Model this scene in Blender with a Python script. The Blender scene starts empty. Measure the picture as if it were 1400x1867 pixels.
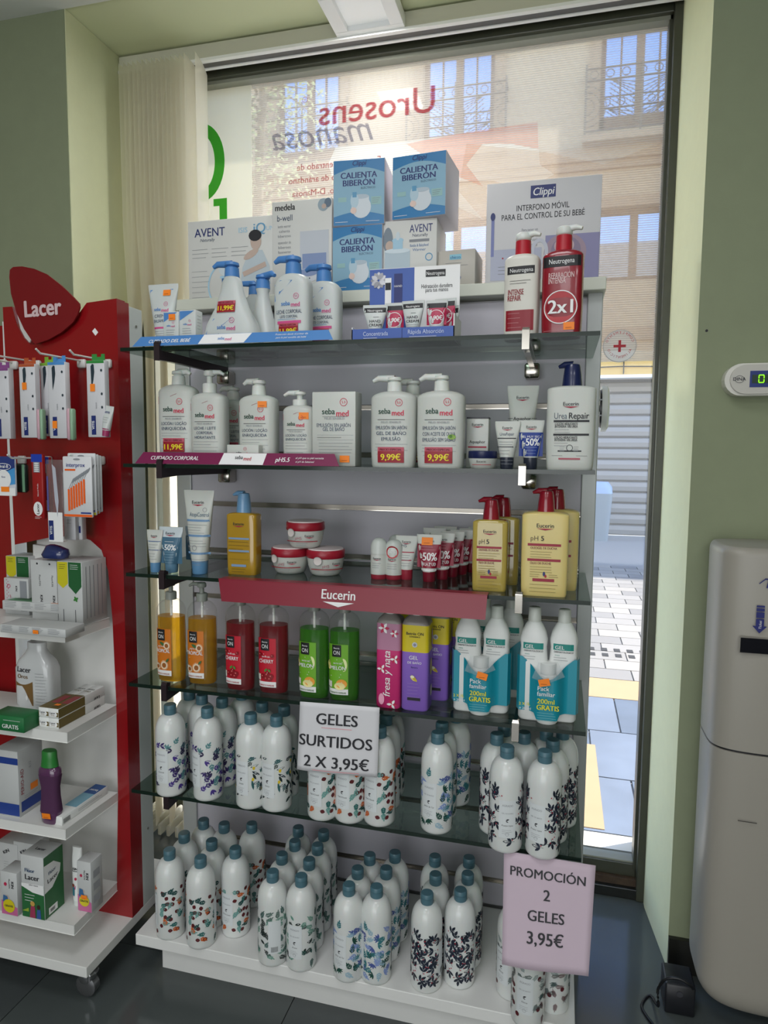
import bpy, math, random
from math import sin, cos, pi, radians
from mathutils import Matrix, Vector
random.seed(7)
S = bpy.context.scene
COL = S.collection
# ------------------------------------------------------------------ camera
FPX, YAW, PITCH, ROLL = 1230.5, .2561, .0888, -.0086
CAM = (.9394, -1.3036, 1.258)
def cam_axes():
    cy, sy, cp, sp, cr, sr = cos(YAW), sin(YAW), cos(PITCH), sin(PITCH), cos(ROLL), sin(ROLL)
    f = Vector((-sy*cp, cy*cp, -sp)); r = Vector((cy, sy, 0)); d = f.cross(r)
    return cr*r+sr*d, -sr*r+cr*d, f
AR, AD, AF = cam_axes()
cd = bpy.data.cameras.new('camera'); cam = bpy.data.objects.new('camera', cd); COL.objects.link(cam)
cd.sensor_fit = 'HORIZONTAL'; cd.sensor_width = 36; cd.lens = FPX*36/1400; cd.clip_start = .02; cd.clip_end = 200
mt = Matrix((AR, -AD, -AF)).transposed().to_4x4(); mt.translation = CAM; cam.matrix_world = mt
S.camera = cam
def at(u, v, x=None, y=None, z=None):          # where the sight line of a measured point meets a real plane
    d = AR*((u-700)/FPX)+AD*((v-933.5)/FPX)+AF
    t = (x-CAM[0])/d.x if x is not None else (y-CAM[1])/d.y if y is not None else (z-CAM[2])/d.z
    return Vector(CAM)+d*t
# ------------------------------------------------------------------ world, sun, lights, exposure
w = bpy.data.worlds.new('sky'); S.world = w; w.use_nodes = True
nt = w.node_tree; bg = nt.nodes['Background']; sk = nt.nodes.new('ShaderNodeTexSky')
SUN = Vector((.2, .12, .33)).normalized()      # towards the sun
sk.sky_type = 'NISHITA'; sk.sun_disc = False; sk.sun_elevation = math.asin(SUN.z); sk.sun_rotation = math.atan2(SUN.x, SUN.y)
sk.ozone_density = 2.0; sk.dust_density = .4
nt.links.new(sk.outputs[0], bg.inputs[0]); bg.inputs[1].default_value = .85
sl = bpy.data.lights.new('sun', 'SUN'); sl.energy = 8.5; sl.angle = radians(.6); sl.color = (1, .93, .80)
so = bpy.data.objects.new('sun', sl); COL.objects.link(so); so.rotation_euler = SUN.to_track_quat('Z', 'Y').to_euler(); so.location = (3, 3, 8)
for i, (x, y, e) in enumerate([(0.55, -.85, 8), (0.2, -2.2, 8), (1.9, -2.2, 8), (0.2, -3.3, 5), (1.9, -3.3, 5)]):
    l = bpy.data.lights.new('shop_light', 'AREA'); l.shape = 'RECTANGLE'; l.size = .58; l.size_y = .58; l.energy = e; l.color = (.97, .98, 1)
    o = bpy.data.objects.new('shop_light', l); COL.objects.link(o); o.location = (x, y, 2.40)
l = bpy.data.lights.new('added_front_fill', 'AREA'); l.shape = 'RECTANGLE'; l.size = 2.8; l.size_y = 1.9; l.energy = 50; l.color = (.95, .97, 1)      # unseen fill lamp added behind the camera to brighten front faces
o = bpy.data.objects.new('added_front_fill', l); COL.objects.link(o); o.location = (.4, -4.15, 1.15); o.rotation_euler = (radians(90), 0, 0)
S.view_settings.view_transform = 'Standard'; S.view_settings.look = 'None'; S.view_settings.gamma = 1
S.view_settings.use_curve_mapping = False; S.view_settings.exposure = 0.0
# ------------------------------------------------------------------ materials
def lin(c):
    if isinstance(c, str): c = [int(c[i:i+2], 16)/255 for i in (0, 2, 4)]
    return [((x+.055)/1.055)**2.4 if x > .04045 else x/12.92 for x in c]
MC = {}
def M(c, rough=.45, metal=0, **k):
    key = (c if isinstance(c, str) else tuple(c), rough, metal, tuple(sorted(k.items())))
    if key in MC: return MC[key]
    m = bpy.data.materials.new('surface_'+(c if isinstance(c, str) else 'tone')); m.use_nodes = True; n = m.node_tree
    b = n.nodes['Principled BSDF']; col = lin(c)
    b.inputs['Base Color'].default_value = (*col, 1); b.inputs['Roughness'].default_value = rough; b.inputs['Metallic'].default_value = metal
    if k.get('coat'): b.inputs['Coat Weight'].default_value = k['coat']; b.inputs['Coat Roughness'].default_value = .05
    if k.get('sss'): b.inputs['Subsurface Weight'].default_value = k['sss']; b.inputs['Subsurface Scale'].default_value = .004
    if k.get('emit'): b.inputs['Emission Color'].default_value = (*col, 1); b.inputs['Emission Strength'].default_value = k['emit']
    if k.get('noise'):
        sc, amt = k['noise']; tc = n.nodes.new('ShaderNodeTexCoord'); nz = n.nodes.new('ShaderNodeTexNoise'); nz.inputs['Scale'].default_value = sc; nz.inputs['Detail'].default_value = 6
        mx = n.nodes.new('ShaderNodeMix'); mx.data_type = 'RGBA'
        mx.inputs[6].default_value = (*[x*(1-amt) for x in col], 1); mx.inputs[7].default_value = (*[min(1, x*(1+amt)) for x in col], 1)
        n.links.new(tc.outputs['Object'], nz.inputs[0]); n.links.new(nz.outputs[0], mx.inputs[0]); n.links.new(mx.outputs[2], b.inputs['Base Color'])
        if k.get('bump'):
            bp = n.nodes.new('ShaderNodeBump'); bp.inputs['Strength'].default_value = k['bump']; bp.inputs['Distance'].default_value = .01
            n.links.new(nz.outputs[0], bp.inputs['Height']); n.links.new(bp.outputs[0], b.inputs['Normal'])
    MC[key] = m; return m
def film(name, c, trans=.5, rough=.6, gloss=0, tcol=None, stripes=0):
    """thin sheet: part see-through, part diffusing (both faces), with optional clear gloss"""
    if name in MC: return MC[name]
    m = bpy.data.materials.new(name); m.use_nodes = True; n = m.node_tree; n.nodes.clear()
    out = n.nodes.new('ShaderNodeOutputMaterial'); t = n.nodes.new('ShaderNodeBsdfTransparent'); t.inputs[0].default_value = (*lin(tcol or 'ffffff'), 1)
    tl = n.nodes.new('ShaderNodeBsdfTranslucent'); df = n.nodes.new('ShaderNodeBsdfDiffuse')
    for q in (tl, df): q.inputs[0].default_value = (*lin(c), 1)
    a = n.nodes.new('ShaderNodeMixShader'); a.inputs[0].default_value = .38; n.links.new(tl.outputs[0], a.inputs[1]); n.links.new(df.outputs[0], a.inputs[2])
    b = n.nodes.new('ShaderNodeMixShader'); b.inputs[0].default_value = trans; n.links.new(a.outputs[0], b.inputs[1]); n.links.new(t.outputs[0], b.inputs[2])
    if stripes:
        tc = n.nodes.new('ShaderNodeTexCoord'); wv = n.nodes.new('ShaderNodeTexWave'); wv.bands_direction = 'Z'; wv.inputs['Scale'].default_value = stripes
        mr = n.nodes.new('ShaderNodeMapRange'); mr.inputs[3].default_value = trans-.12; mr.inputs[4].default_value = trans+.12
        n.links.new(tc.outputs['Object'], wv.inputs[0]); n.links.new(wv.outputs[1], mr.inputs[0]); n.links.new(mr.outputs[0], b.inputs[0])
    last = b
    if gloss:
        g = n.nodes.new('ShaderNodeBsdfGlossy'); g.inputs['Roughness'].default_value = .03; fr = n.nodes.new('ShaderNodeFresnel'); ge = n.nodes.new('ShaderNodeNewGeometry'); mr2 = n.nodes.new('ShaderNodeMapRange'); mr2.inputs[3].default_value = gloss; mr2.inputs[4].default_value = 1/gloss; n.links.new(ge.outputs['Backfacing'], mr2.inputs[0]); n.links.new(mr2.outputs[0], fr.inputs[0])
        c2 = n.nodes.new('ShaderNodeMixShader'); n.links.new(fr.outputs[0], c2.inputs[0]); n.links.new(b.outputs[0], c2.inputs[1]); n.links.new(g.outputs[0], c2.inputs[2]); last = c2
    n.links.new(last.outputs[0], out.inputs[0]); MC[name] = m; return m
GLASS = film('clear_glass', 'ffffff', 1, gloss=1.45)
SHELFG = film('green_shelf_glass', '2a4038', .97, gloss=1.5, tcol='c0cec6')
EDGEG = M('16261f', .15)
CLEARP = film('clear_plastic', 'eef0f0', .86, gloss=1.45)
WHITE = M('e9ebe9', .42); PUMPW = M('dfe2dd', .35, sss=.2)
BOARD = M('e6e6e4', .35, noise=(8, .03))
CHROME = M('b9b4ac', .18, 1); STEEL = M('8d8880', .3, 1)
BLACK = M('15151a', .5); INK = M('26262c', .6); GREYT = M('8d9096', .6); REDT = M('b0122a', .5); WHT = M('f0f0f0', .5)
ORANGE = M('ff8a1e', .5); DKRED = M('8c0f22', .4); YEL = M('f2e02a', .5); NAVY = M('1c2b6e', .45)
# ------------------------------------------------------------------ mesh building
class MB:
    def __init__(s): s.v = []; s.f = []; s.m = []; s.s = []; s.mats = []
    def mi(s, m):
        if m not in s.mats: s.mats.append(m)
        return s.mats.index(m)
    def add(s, vs, fs, m, smooth=False):
        o = len(s.v); s.v += [tuple(v) for v in vs]; k = s.mi(m)
        for f in fs: s.f.append(tuple(o+i for i in f)); s.m.append(k); s.s.append(smooth)
        return s
    def box(s, x0, x1, y0, y1, z0, z1, m):
        v = [(x, y, z) for z in (z0, z1) for y in (y0, y1) for x in (x0, x1)]
        return s.add(v, [(0, 2, 3, 1), (4, 5, 7, 6), (0, 1, 5, 4), (2, 6, 7, 3), (0, 4, 6, 2), (1, 3, 7, 5)], m)
    def rbox(s, x0, x1, y0, y1, z0, z1, m, r=.002):
        a, b = (x1-x0)/2, (y1-y0)/2; cx, cy = (x0+x1)/2, (y0+y1)/2
        def ring(z, i):
            pts = []
            for sx, sy, a0 in ((1, 1, 0), (-1, 1, 90), (-1, -1, 180), (1, -1, 270)):
                for k in range(3):
                    t = radians(a0+45*k); pts.append((cx+sx*(a-r)+cos(t)*(r-i), cy+sy*(b-r)+sin(t)*(r-i), z))
            return pts
        rings = [ring(z0, r*.9), ring(z0+r, 0), ring(z1-r, 0), ring(z1, r*.9)]
        v = sum(rings, []); n = 12; f = []
        for k in range(3):
            for i in range(n): j = (i+1) % n; f.append((k*n+i, k*n+j, (k+1)*n+j, (k+1)*n+i))
        f.append(tuple(range(n-1, -1, -1))); f.append(tuple(range(3*n, 4*n)))
        return s.add(v, f, m, True)
    def loft(s, secs, m, segs=28, smooth=True, cap=(1, 1), cx=0, cy=0):
        v = []; f = []
        for sec in secs:
            z, a, b, n = sec[:4]; ox, oy = (sec[4], sec[5]) if len(sec) > 4 else (0, 0)
            for i in range(segs):
                t = 2*pi*(i+.5)/segs; c, q = cos(t), sin(t)
                v.append((cx+ox+a*math.copysign(abs(c)**(2/n), c), cy+oy+b*math.copysign(abs(q)**(2/n), q), z))
        for k in range(len(secs)-1):
            for i in range(segs): j = (i+1) % segs; f.append((k*segs+i, k*segs+j, (k+1)*segs+j, (k+1)*segs+i))
        s.add(v, f, m, smooth)
        o = len(s.v)-len(v); k = s.mi(m)
        if cap[0]: s.f.append(tuple(o+i for i in range(segs-1, -1, -1))); s.m.append(k); s.s.append(False)
        if cap[1]: s.f.append(tuple(o+(len(secs)-1)*segs+i for i in range(segs))); s.m.append(k); s.s.append(False)
        return s
    def lathe(s, prof, m, segs=24, cx=0, cy=0, cap=(1, 1)): return s.loft([(z, r, r, 2) for z, r in prof], m, segs, True, cap, cx, cy)
    def tube(s, pts, r, m, segs=8):
        pts = [Vector(p) for p in pts]; v = []; f = []; rr = r if isinstance(r, (list, tuple)) else [r]*len(pts)
        up = Vector((0, 0, 1))
        for i, p in enumerate(pts):
            d = (pts[min(i+1, len(pts)-1)]-pts[max(i-1, 0)]).normalized(); a = d.cross(up if abs(d.z) < .95 else Vector((0, 1, 0))).normalized(); b = d.cross(a)
            for k in range(segs): t = 2*pi*k/segs; v.append(p+(a*cos(t)+b*sin(t))*rr[i])
        for i in range(len(pts)-1):
            for k in range(segs): j = (k+1) % segs; f.append((i*segs+k, i*segs+j, (i+1)*segs+j, (i+1)*segs+k))
        f.append(tuple(range(segs))); f.append(tuple(range((len(pts)-1)*segs, len(pts)*segs)))
        return s.add(v, f, m, True)
    def prism(s, poly, fn, d0, d1, m):         # polygon (u,v); fn(u,v,d) -> xyz
        n = len(poly); v = [fn(a, b, d0) for a, b in poly]+[fn(a, b, d1) for a, b in poly]
        from mathutils.geometry import tessellate_polygon
        tr = tessellate_polygon([[Vector((a, b, 0)) for a, b in poly]])
        f = [tuple(t) for t in tr]+[tuple(n+i for i in reversed(t)) for t in tr]+[(i, (i+1) % n, n+(i+1) % n, n+i) for i in range(n)]
        return s.add(v, f, m)
    def build(s, name, parent=None, loc=(0, 0, 0), rz=0, bevel=0):
        me = bpy.data.meshes.new(name); me.from_pydata(s.v, [], s.f)
        for m in s.mats: me.materials.append(m)
        me.polygons.foreach_set('material_index', s.m); me.polygons.foreach_set('use_smooth', s.s)
        if any(s.s): me.set_sharp_from_angle(angle=radians(50))
        me.update()
        o = bpy.data.objects.new(name, me); COL.objects.link(o); o.location = loc; o.rotation_euler.z = rz
        if parent: o.parent = parent
        if bevel:
            b = o.modifiers.new('bevel', 'BEVEL'); b.width = bevel; b.segments = 2; b.limit_method = 'ANGLE'
        return o
def tag(o, label, cat, group=None):
    o['label'] = label; o['category'] = cat
    if group: o['group'] = group
    return o
def thing(name, label, cat, loc=(0, 0, 0), rz=0, group=None):
    o = bpy.data.objects.new(name, None); o.empty_display_size = .02; COL.objects.link(o); o.location = loc; o.rotation_euler.z = rz
    return tag(o, label, cat, group)
def struct(o): o['kind'] = 'structure'; return o
def stuff(o): o['kind'] = 'stuff'; return o
def copy_tree(o, parent=None):
    c = o.copy(); COL.objects.link(c)
    if parent: c.parent = parent
    for ch in list(o.children): copy_tree(ch, c)
    return c
def dup(root, loc, rz=0, label=None, group=None, scale=None):
    c = copy_tree(root); c.location = loc; c.rotation_euler.z = rz
    if label: c['label'] = label
    if group: c['group'] = group
    if scale: c.scale = scale
    return c
# ------------------------------------------------------------------ flat print: text and shapes laid on a surface
TC = {}
def glyphs(st, bold):
    k = (st, bold)
    if k in TC: return TC[k]
    cu = bpy.data.curves.new('t', 'FONT'); cu.body = st; cu.size = 1; cu.resolution_u = 3; cu.align_x = 'CENTER'; cu.fill_mode = 'FRONT'
    ob = bpy.data.objects.new('t', cu); me = ob.to_mesh()
    v = [(p.co.x, p.co.y) for p in me.vertices]; f = [tuple(p.vertices) for p in me.polygons]
    ob.to_mesh_clear(); bpy.data.objects.remove(ob); bpy.data.curves.remove(cu)
    if v:
        cx = (min(a for a, b in v)+max(a for a, b in v))/2; v = [(a-cx, b) for a, b in v]
    wd = max([a for a, b in v])*2 if v else 1
    TC[k] = (v, f, wd); return TC[k]
class Dec:
    def __init__(s): s.it = []
    def poly(s, pts, m, L=0):
        from mathutils.geometry import tessellate_polygon
        s.it.append((list(pts), [tuple(t) for t in tessellate_polygon([[Vector((a, b, 0)) for a, b in pts]])], m, L)); return s
    def rect(s, x0, x1, z0, z1, m, L=0, st=.006, sz=.02):
        nx = max(1, min(24, math.ceil((x1-x0)/st))); nz = max(1, min(24, math.ceil((z1-z0)/sz)))
        v = [(x0+(x1-x0)*i/nx, z0+(z1-z0)*j/nz) for j in range(nz+1) for i in range(nx+1)]
        f = [(j*(nx+1)+i, j*(nx+1)+i+1, (j+1)*(nx+1)+i+1, (j+1)*(nx+1)+i) for j in range(nz) for i in range(nx)]
        s.it.append((v, f, m, L)); return s
    def ell(s, x, z, a, b, m, L=0, n=20, rot=0):
        c, q = cos(rot), sin(rot)
        return s.poly([(x+a*cos(t)*c-b*sin(t)*q, z+a*cos(t)*q+b*sin(t)*c) for t in [2*pi*i/n for i in range(n)]], m, L)
    def ring(s, x, z, a, wd, m, L=0, n=24, b=None):
        b = b or a; v = []
        for i in range(n): t = 2*pi*i/n; v += [(x+a*cos(t), z+b*sin(t)), (x+(a-wd)*cos(t), z+(b-wd)*sin(t))]
        s.it.append((v, [(2*i, 2*((i+1) % n), 2*((i+1) % n)+1, 2*i+1) for i in range(n)], m, L)); return s
    def txt(s, st, x, z, size, m, L=1, bold=0, wmax=None, sx=1, rot=0, shear=0, mirror=False):
        v, f, wd = glyphs(st, 0)
        if wmax and wd*size*sx > wmax or wmax and sx == 0: sx = wmax/(wd*size)
        c, q = cos(rot), sin(rot); o = []
        for a, b in v:
            a = (a+shear*b)*size*sx; b = b*size
            if mirror: a = -a
            o.append((x+a*c-b*q, z+a*q+b*c))
        if bold: s.it.append(([(p+bold*size*sx*.8*c, r+bold*size*sx*.8*q) for p, r in o], f, m, L)); o = [(p-bold*size*sx*.8*c, r-bold*size*sx*.8*q) for p, r in o]
        s.it.append((o, f, m, L)); return s
    def lines(s, x0, x1, z, n, dz, m, t=.0007, L=1, rag=.3):
        for i in range(n): s.rect(x0, x1-(x1-x0)*rag*random.random(), z-i*dz, z-i*dz+t, m, L)
        return s
    def leaf(s, x, z, l, wd, ang, m, L=1):
        c, q = cos(ang), sin(ang); P = [(0, 0), (.25, .8), (.55, 1), (.85, .55), (1, 0), (.85, -.55), (.55, -1), (.25, -.8)]
        return s.poly([(x+a*l*c-b*wd/2*q, z+a*l*q+b*wd/2*c) for a, b in P], m, L)
    def stem(s, x, z, l, ang, t, m, L=1):
        c, q = cos(ang), sin(ang); return s.poly([(x+a*c-b*q, z+a*q+b*c) for a, b in ((0, -t/2), (l, -t/2), (l, t/2), (0, t/2))], m, L)
    def build(s, name, fn, parent=None, eps=.0005, loc=(0, 0, 0)):
        mb = MB()
        for i, (v, f, m, L) in enumerate(s.it): e_ = eps*(L+1+.9*i/len(s.it)); mb.add([fn(a, b, e_) for a, b in v], f, m)
        return mb.build(name, parent, loc)
def front(y=0): return lambda a, b, e: (a, y-e, b)
def right(x): return lambda a, b, e: (x+e, a, b)      # a runs towards +y
def topf(z): return lambda a, b, e: (a, b, z+e)
def cyl(r): return lambda a, b, e: ((r+e)*sin(a/r), -(r+e)*cos(a/r), b)
def surf(secs):
    def fn(a, z, e):
        k = 0
        while k < len(secs)-2 and secs[k+1][0] < z: k += 1
        s0, s1 = secs[k], secs[k+1]; t = min(1, max(0, (z-s0[0])/max(1e-6, s1[0]-s0[0])))
        A, B, n = [s0[i]+(s1[i]-s0[i])*t for i in (1, 2, 3)]
        oy = (s0[5]+(s1[5]-s0[5])*t) if len(s0) > 5 else 0
        q = min(.995, abs(a)/A); return (a, oy-B*(1-q**n)**(1/n)-e, z)
    return fn
# ================================================================== SETTING
FR0 = M('45473a', .4); WG_LIT = M('dfe2bd', .8, noise=(30, .04), bump=.08); WG_SHADE = M('8e9679', .8, noise=(25, .05), bump=.08); CEILG = M('d9deb8', .85, noise=(6, .03)); CEILW = M('e9ebe6', .8, noise=(5, .02))  # one green wall paint, window light and shade put into two colours
def slab(name, m, *b): mb = MB(); mb.box(*b, m); return struct(mb.build(name))
slab('wall_left', WG_SHADE, -2.6, -.385, .33, .78, 0, 2.5)
slab('wall_right', WG_SHADE, 1.228, 3.4, .38, .78, 0, 2.5)
# right reveal leans a little: wedge between frame and front corner
mb = MB(); mb.prism([(1.20, .60), (1.2275, .38), (1.2279, .38), (1.2279, .79), (1.20, .79)], lambda a, b, d: (a, b, d), 0, 2.5, WG_LIT); struct(mb.build('trim_1'))
slab('added_lit_liner', WG_LIT, -.386, -.383, .332, .62, 0, 2.432); slab('wall_side_left', WG_SHADE, -2.7, -2.6, -4.2, .78, 0, 2.5)  # left reveal liner added to hold the lit paint colour
slab('wall_side_right', WG_SHADE, 3.4, 3.5, -4.2, .78, 0, 2.5)
slab('wall_back', M('c9cfc0', .8, noise=(9, .03)), -2.6, 3.4, -4.3, -4.2, 0, 2.5)
slab('ceiling', CEILW, -2.6, 3.4, -4.2, .33, 2.43, 2.5)
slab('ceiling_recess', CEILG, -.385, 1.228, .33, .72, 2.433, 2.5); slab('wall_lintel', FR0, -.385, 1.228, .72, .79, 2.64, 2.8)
slab('baseboard_right', M('23231f', .3), 1.228, 3.4, .368, .38, 0, .085)
slab('baseboard_left', M('23231f', .3), -2.6, -.385, .318, .33, 0, .085)
# floor of large dark polished tiles, each tile a piece
FT = [M(c, .13, noise=(3, .22), bump=.02) for c in ('4c5152', '474c4c', '505656')]
slab('floor', M('3a3e3d', .6), -2.6, 3.4, -4.2, .79, -.12, -.004)
flo = bpy.data.objects['floor']
rng = random.Random(3)
for i in range(7):
    for j in range(8):
        x0, y0 = -1.42+i*.6, .70-.6*(j+1)
        if x0 > 3.3: continue
        m = MB(); m.box(x0+.0012, x0+.5988, y0+.0012, y0+.5988, -.01, 0, FT[rng.randrange(3)]); m.build('floor_tile', flo)
# ---- window
FR = M('45473a', .35, noise=(20, .1)); FRL = M('8f9184', .35); RUST = M('4a3a2c', .8, noise=(60, .5), bump=.5)
win = bpy.data.objects.new('window_1', None); COL.objects.link(win); struct(win)
m = MB(); m.box(1.180, 1.205, .62, .72, 0, 2.40, FR); m.box(1.172, 1.184, .65, .70, .075, 2.385, FR); m.build('window_frame', win, bevel=.002)
m = MB(); m.box(-.385, 1.205, .60, .70, 2.398, 2.432, FR); m.box(-.385, 1.18, .635, .70, 2.376, 2.40, FR); m.build('window_frame', win, bevel=.002)
m = MB(); m.box(-.385, 1.18, .65, .70, 2.366, 2.377, FRL); m.build('gasket', win)
m = MB(); m.box(-.385, 1.18, .655, .72, .05, .088, FR); m.box(-.385, 1.2, .66, .70, .085, .094, FRL); m.build('window_frame', win, bevel=.002)
m = MB(); m.box(-.385, 1.2, .64, .72, .026, .05, RUST); m.build('rusty_track', win)
m = MB(); m.box(-.385, 1.205, .625, .72, 0, .03, M('1d1f1c', .3)); m.build('window_sill', win, bevel=.002)
m = MB(); m.box(-.385, -.36, .65, .72, .05, 2.4, FR); m.build('window_frame', win)
m = MB(); m.box(-.385, 1.175, .682, .688, .09, 2.37, GLASS); m.build('pane', win)
# outer masonry around the opening
OUT = M('cbbfa6', .85, noise=(6, .08))
slab('wall_outer_right', OUT, 1.205, 8, .79, .86, -.1, 7.5); slab('wall_outer_left', OUT, -8, -.385, .79, .86, -.1, 7.5); slab('wall_outer_top', OUT, -.385, 1.205, .79, .86, 2.64, 7.5)
slab('wall_outer_sill', M('d9d2c4', .7, noise=(9, .05)), -.385, 1.205, .72, .86, -.1, .045)
# ---- printed films on the glass
PF = film('poster_film', 'e6dccf', .66, stripes=52); PR = film('poster_red', 'a8323e', .42, stripes=52); PG = film('poster_grey', '55526a', .45, stripes=52)
PPK = film('poster_pink', 'e8a48e', .64, stripes=52); PSUN = film('poster_sunlit', 'f2f4f0', .55, stripes=52); PTN = film('poster_tan', 'dfb487', .80, stripes=52)
OPQ = film('opaque_film', 'eceade', .04); GRN = film('green_film', '3fae2a', .03)
po = thing('window_poster', 'large see-through printed poster with mirrored red and grey lettering on the upper window glass', 'poster', (0, .679, 1.5))
m = MB(); m.box(-.008, 1.172, 0, .0006, .01, .866, PF); m.build('film', po)
d = Dec()
def W(u, v): p = at(u, v, y=.678); return (p.x, p.z-1.5)
d.txt('Urosens', .385, W(690, 200)[1]-.024, .105, PR, 2, bold=.02, wmax=.375, mirror=True)
for k, (u, v) in enumerate(((556, 182),)): x, z = W(u, v); d.ring(x, z, .009, .002, PR, 2); d.txt('R', x, z-.005, .013, PR, 2, mirror=True)
d.txt('man\u00f3sa'.replace('\u00f3', 'o'), .222, W(590, 262)[1]-.004, .105, PG, 2, wmax=.42, shear=.35, mirror=True)
for st, u0, u1, v, mm in (('Extracto concentrado de', 530, 706, 304, PR), ('fruto de ar\u00e1ndano', 503, 660, 330, PR), ('rojo. D-Manosa', 510, 650, 353, PR)):
    a, b = W(u0, v+6), W(u1, v+1-8); d.txt(st, (a[0]+b[0])/2, a[1]-.004, .026, mm, 2, bold=.01, wmax=abs(b[0]-a[0]), mirror=True)
d.poly([W(*q) for q in ((598, 300), (612, 268), (700, 262), (905, 238), (980, 222), (984, 300), (1010, 318), (960, 345), (900, 330), (820, 330), (880, 400), (800, 360), (700, 330), (640, 420))], PSUN, 0)  # sunlit sweep across the poster, painted as a paler film
d.poly([W(*q) for q in ((740, 262), (860, 240), (980, 222), (982, 272), (930, 262), (880, 262), (850, 300), (880, 340), (830, 320))], PPK, 1)
d.poly([W(*q) for q in ((850, 262), (980, 275), (1100, 300), (1205, 260), (1200, 420), (1190, 640), (1100, 640), (900, 620), (820, 440))], PTN, 1)
d.build('print', front(0), po, eps=.0004)
op = thing('opaque_poster', 'plain white opaque sheet with green letter shapes beside the vertical blinds', 'poster', (0, .679, 1.2))
m = MB(); m.box(-.36, -.0085, 0, .0006, .01, 1.166, OPQ); m.build('film', op)
d = Dec(); x, z = W(366, 297); d.ring(x-.0, z+.3, .082, .034, GRN, 0, n=40, b=.118)
a = W(389, 363); b = W(414, 400); d.rect(a[0], b[0], a[1]+.3-.022, a[1]+.3, GRN, 0); d.rect(b[0]-.026, b[0], a[1]-.16+.3, a[1]+.3-.022, GRN, 0); d.build('print', front(0), op)
stk = thing('round_sticker', 'round clear window sticker with a red cross and mirrored red lettering around it', 'sticker', (1.083, .6785, 1.552))
m = MB(); m.prism([(.044*cos(t*pi/16), .044*sin(t*pi/16)) for t in range(32)], lambda a, b, e: (a, e, b), -.0006, .0002, film('sticker_film', 'f4f4f2', .25)); m.build('disc', stk)
d = Dec(); d.ring(0, 0, .0435, .0012, GREYT, 1, 32); d.rect(-.0035, .0035, -.016, .016, REDT); d.rect(-.016, .016, -.0035, .0035, REDT, 1)
for st, a0, sg in (('COMPLEMENTO', 90, 1), ('ALIMENTICIO', 270, -1)):
    for i, ch in enumerate(st):
        t = radians(a0+sg*(i-(len(st)-1)/2)*13.5); rr = .033 if sg > 0 else .033
        d.txt(ch, (rr-.0)*cos(t), rr*sin(t)-(.0), .0095, REDT, 2, rot=(t-pi/2 if sg > 0 else t+pi/2), mirror=True)
d.build('print', front(-.0006), stk)
# ---- vertical blinds and head rail
RAIL = M('c9c7b6', .5); BL = film('blind_cloth', 'faf7ee', 0.16)
bl = thing('vertical_blinds', 'beige vertical fabric blinds drawn into a stack at the left of the window', 'blinds', (0, 0, 0))
m = MB(); m.box(-.38, 1.2, .555, .60, 2.385, 2.428, RAIL); m.build('head_rail', bl, bevel=.002)
m = MB(); m.box(-.38, 1.2, .55, .564, 2.378, 2.386, M('f0f0ee', .4)); m.box(-.38, 1.2, .59, .60, 2.378, 2.386, M('f0f0ee', .4)); m.box(-.38, 1.2, .564, .59, 2.381, 2.386, M('5b5a58', .5)); m.build('track', bl)
xs = [-.345+i*.0152 for i in range(15)]+[-.104]
for i, x in enumerate(xs):      # evenly packed at the rail, hanging in nested pairs lower down
    m = MB(); y0, y1 = .490, .612; g = i//3; xb = -.345+.049*g+.0016*(i % 3)
    v = []; N = 6; ZS = (2.372, 1.9, 1.55, 1.2, .07)
    for k in range(N+1):
        t = k/N; yy = y0+(y1-y0)*t
        for z in ZS:
            q = min(1, max(0, (2.0-z)/.45)); q = q*q*(3-2*q); sk_ = (.018 if i < 15 else .03)*(1-q)+.055*q
            v.append(((x*(1-q)+xb*q)+sk_*(.5-t)+.004*sin(pi*t), yy, z))
    n = len(ZS); m.add(v, [(n*k+j, n*k+n+j, n*k+n+j+1, n*k+j+1) for k in range(N) for j in range(n-1)], BL, True); m.build('slat', bl)
for i, x in enumerate(xs[::2]):
    m = MB(); m.rbox(x-.006, x+.006, .485, .615, .045, .08, film('weight_clear', 'f2f0e4', .35, gloss=1.4), .003); m.build('bottom_weight', bl)
# ================================================================== OUTDOORS
PAVS = [M(c, .75, noise=(5, .08)) for c in ('86837f', '8c8985', '7d7b79', '938f89')]
SLA = [M(c, .6, noise=(5, .3), bump=.25) for c in ('5c6878', '667181', '566272')]; TAN = M('a38a69', .7, noise=(8, .08))
st = struct(MB().box(-12, 12, .8, 12, -.2, -.112, M('8f8d8a', .85, noise=(4, .1))).build('pavement'))
def piece(x0, x1, y0, y1, mm, nm, h=0.0): MB().box(x0+.004, x1-.004, y0+.004, y1-.004, -.125, -.10+h, mm).build(nm, st)
# threshold slab, slate, tan strip, concrete pavers
piece(-.5, 3, .87, 1.14, M('d6d0c2', .7), 'kerb_stone')
yy = 1.14
for j, (hgt) in enumerate((.44, .50, .48)):
    for i in range(5): x0 = -.6+.62*i-.15*(j % 2); piece(x0, x0+.62, yy, yy+hgt, SLA[(i+j) % 3] if not (i == 2 and j == 0) else SLA[1], 'slate_tile')
    yy += hgt
for i in range(5): piece(-.6+.7*i, .1+.7*i, yy, yy+.34, TAN, 'tan_tile')
piece(.99, 1.135, 1.155, 1.9, TAN, 'tan_tile', .003)
yy += .34
for j in range(22):
    for i in range(8):
        x0 = .5+.30*i+(.15 if j % 2 else 0)-.0*j; piece(x0, x0+.30, yy+.2*j, yy+.2*j+.2, PAVS[(i*3+j*5) % 4], 'paver')
dg = thing('drain_grate', 'two rows of dark drain slots across the sunlit pavers', 'drain', (1.35, 3.4, -.1))
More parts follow.
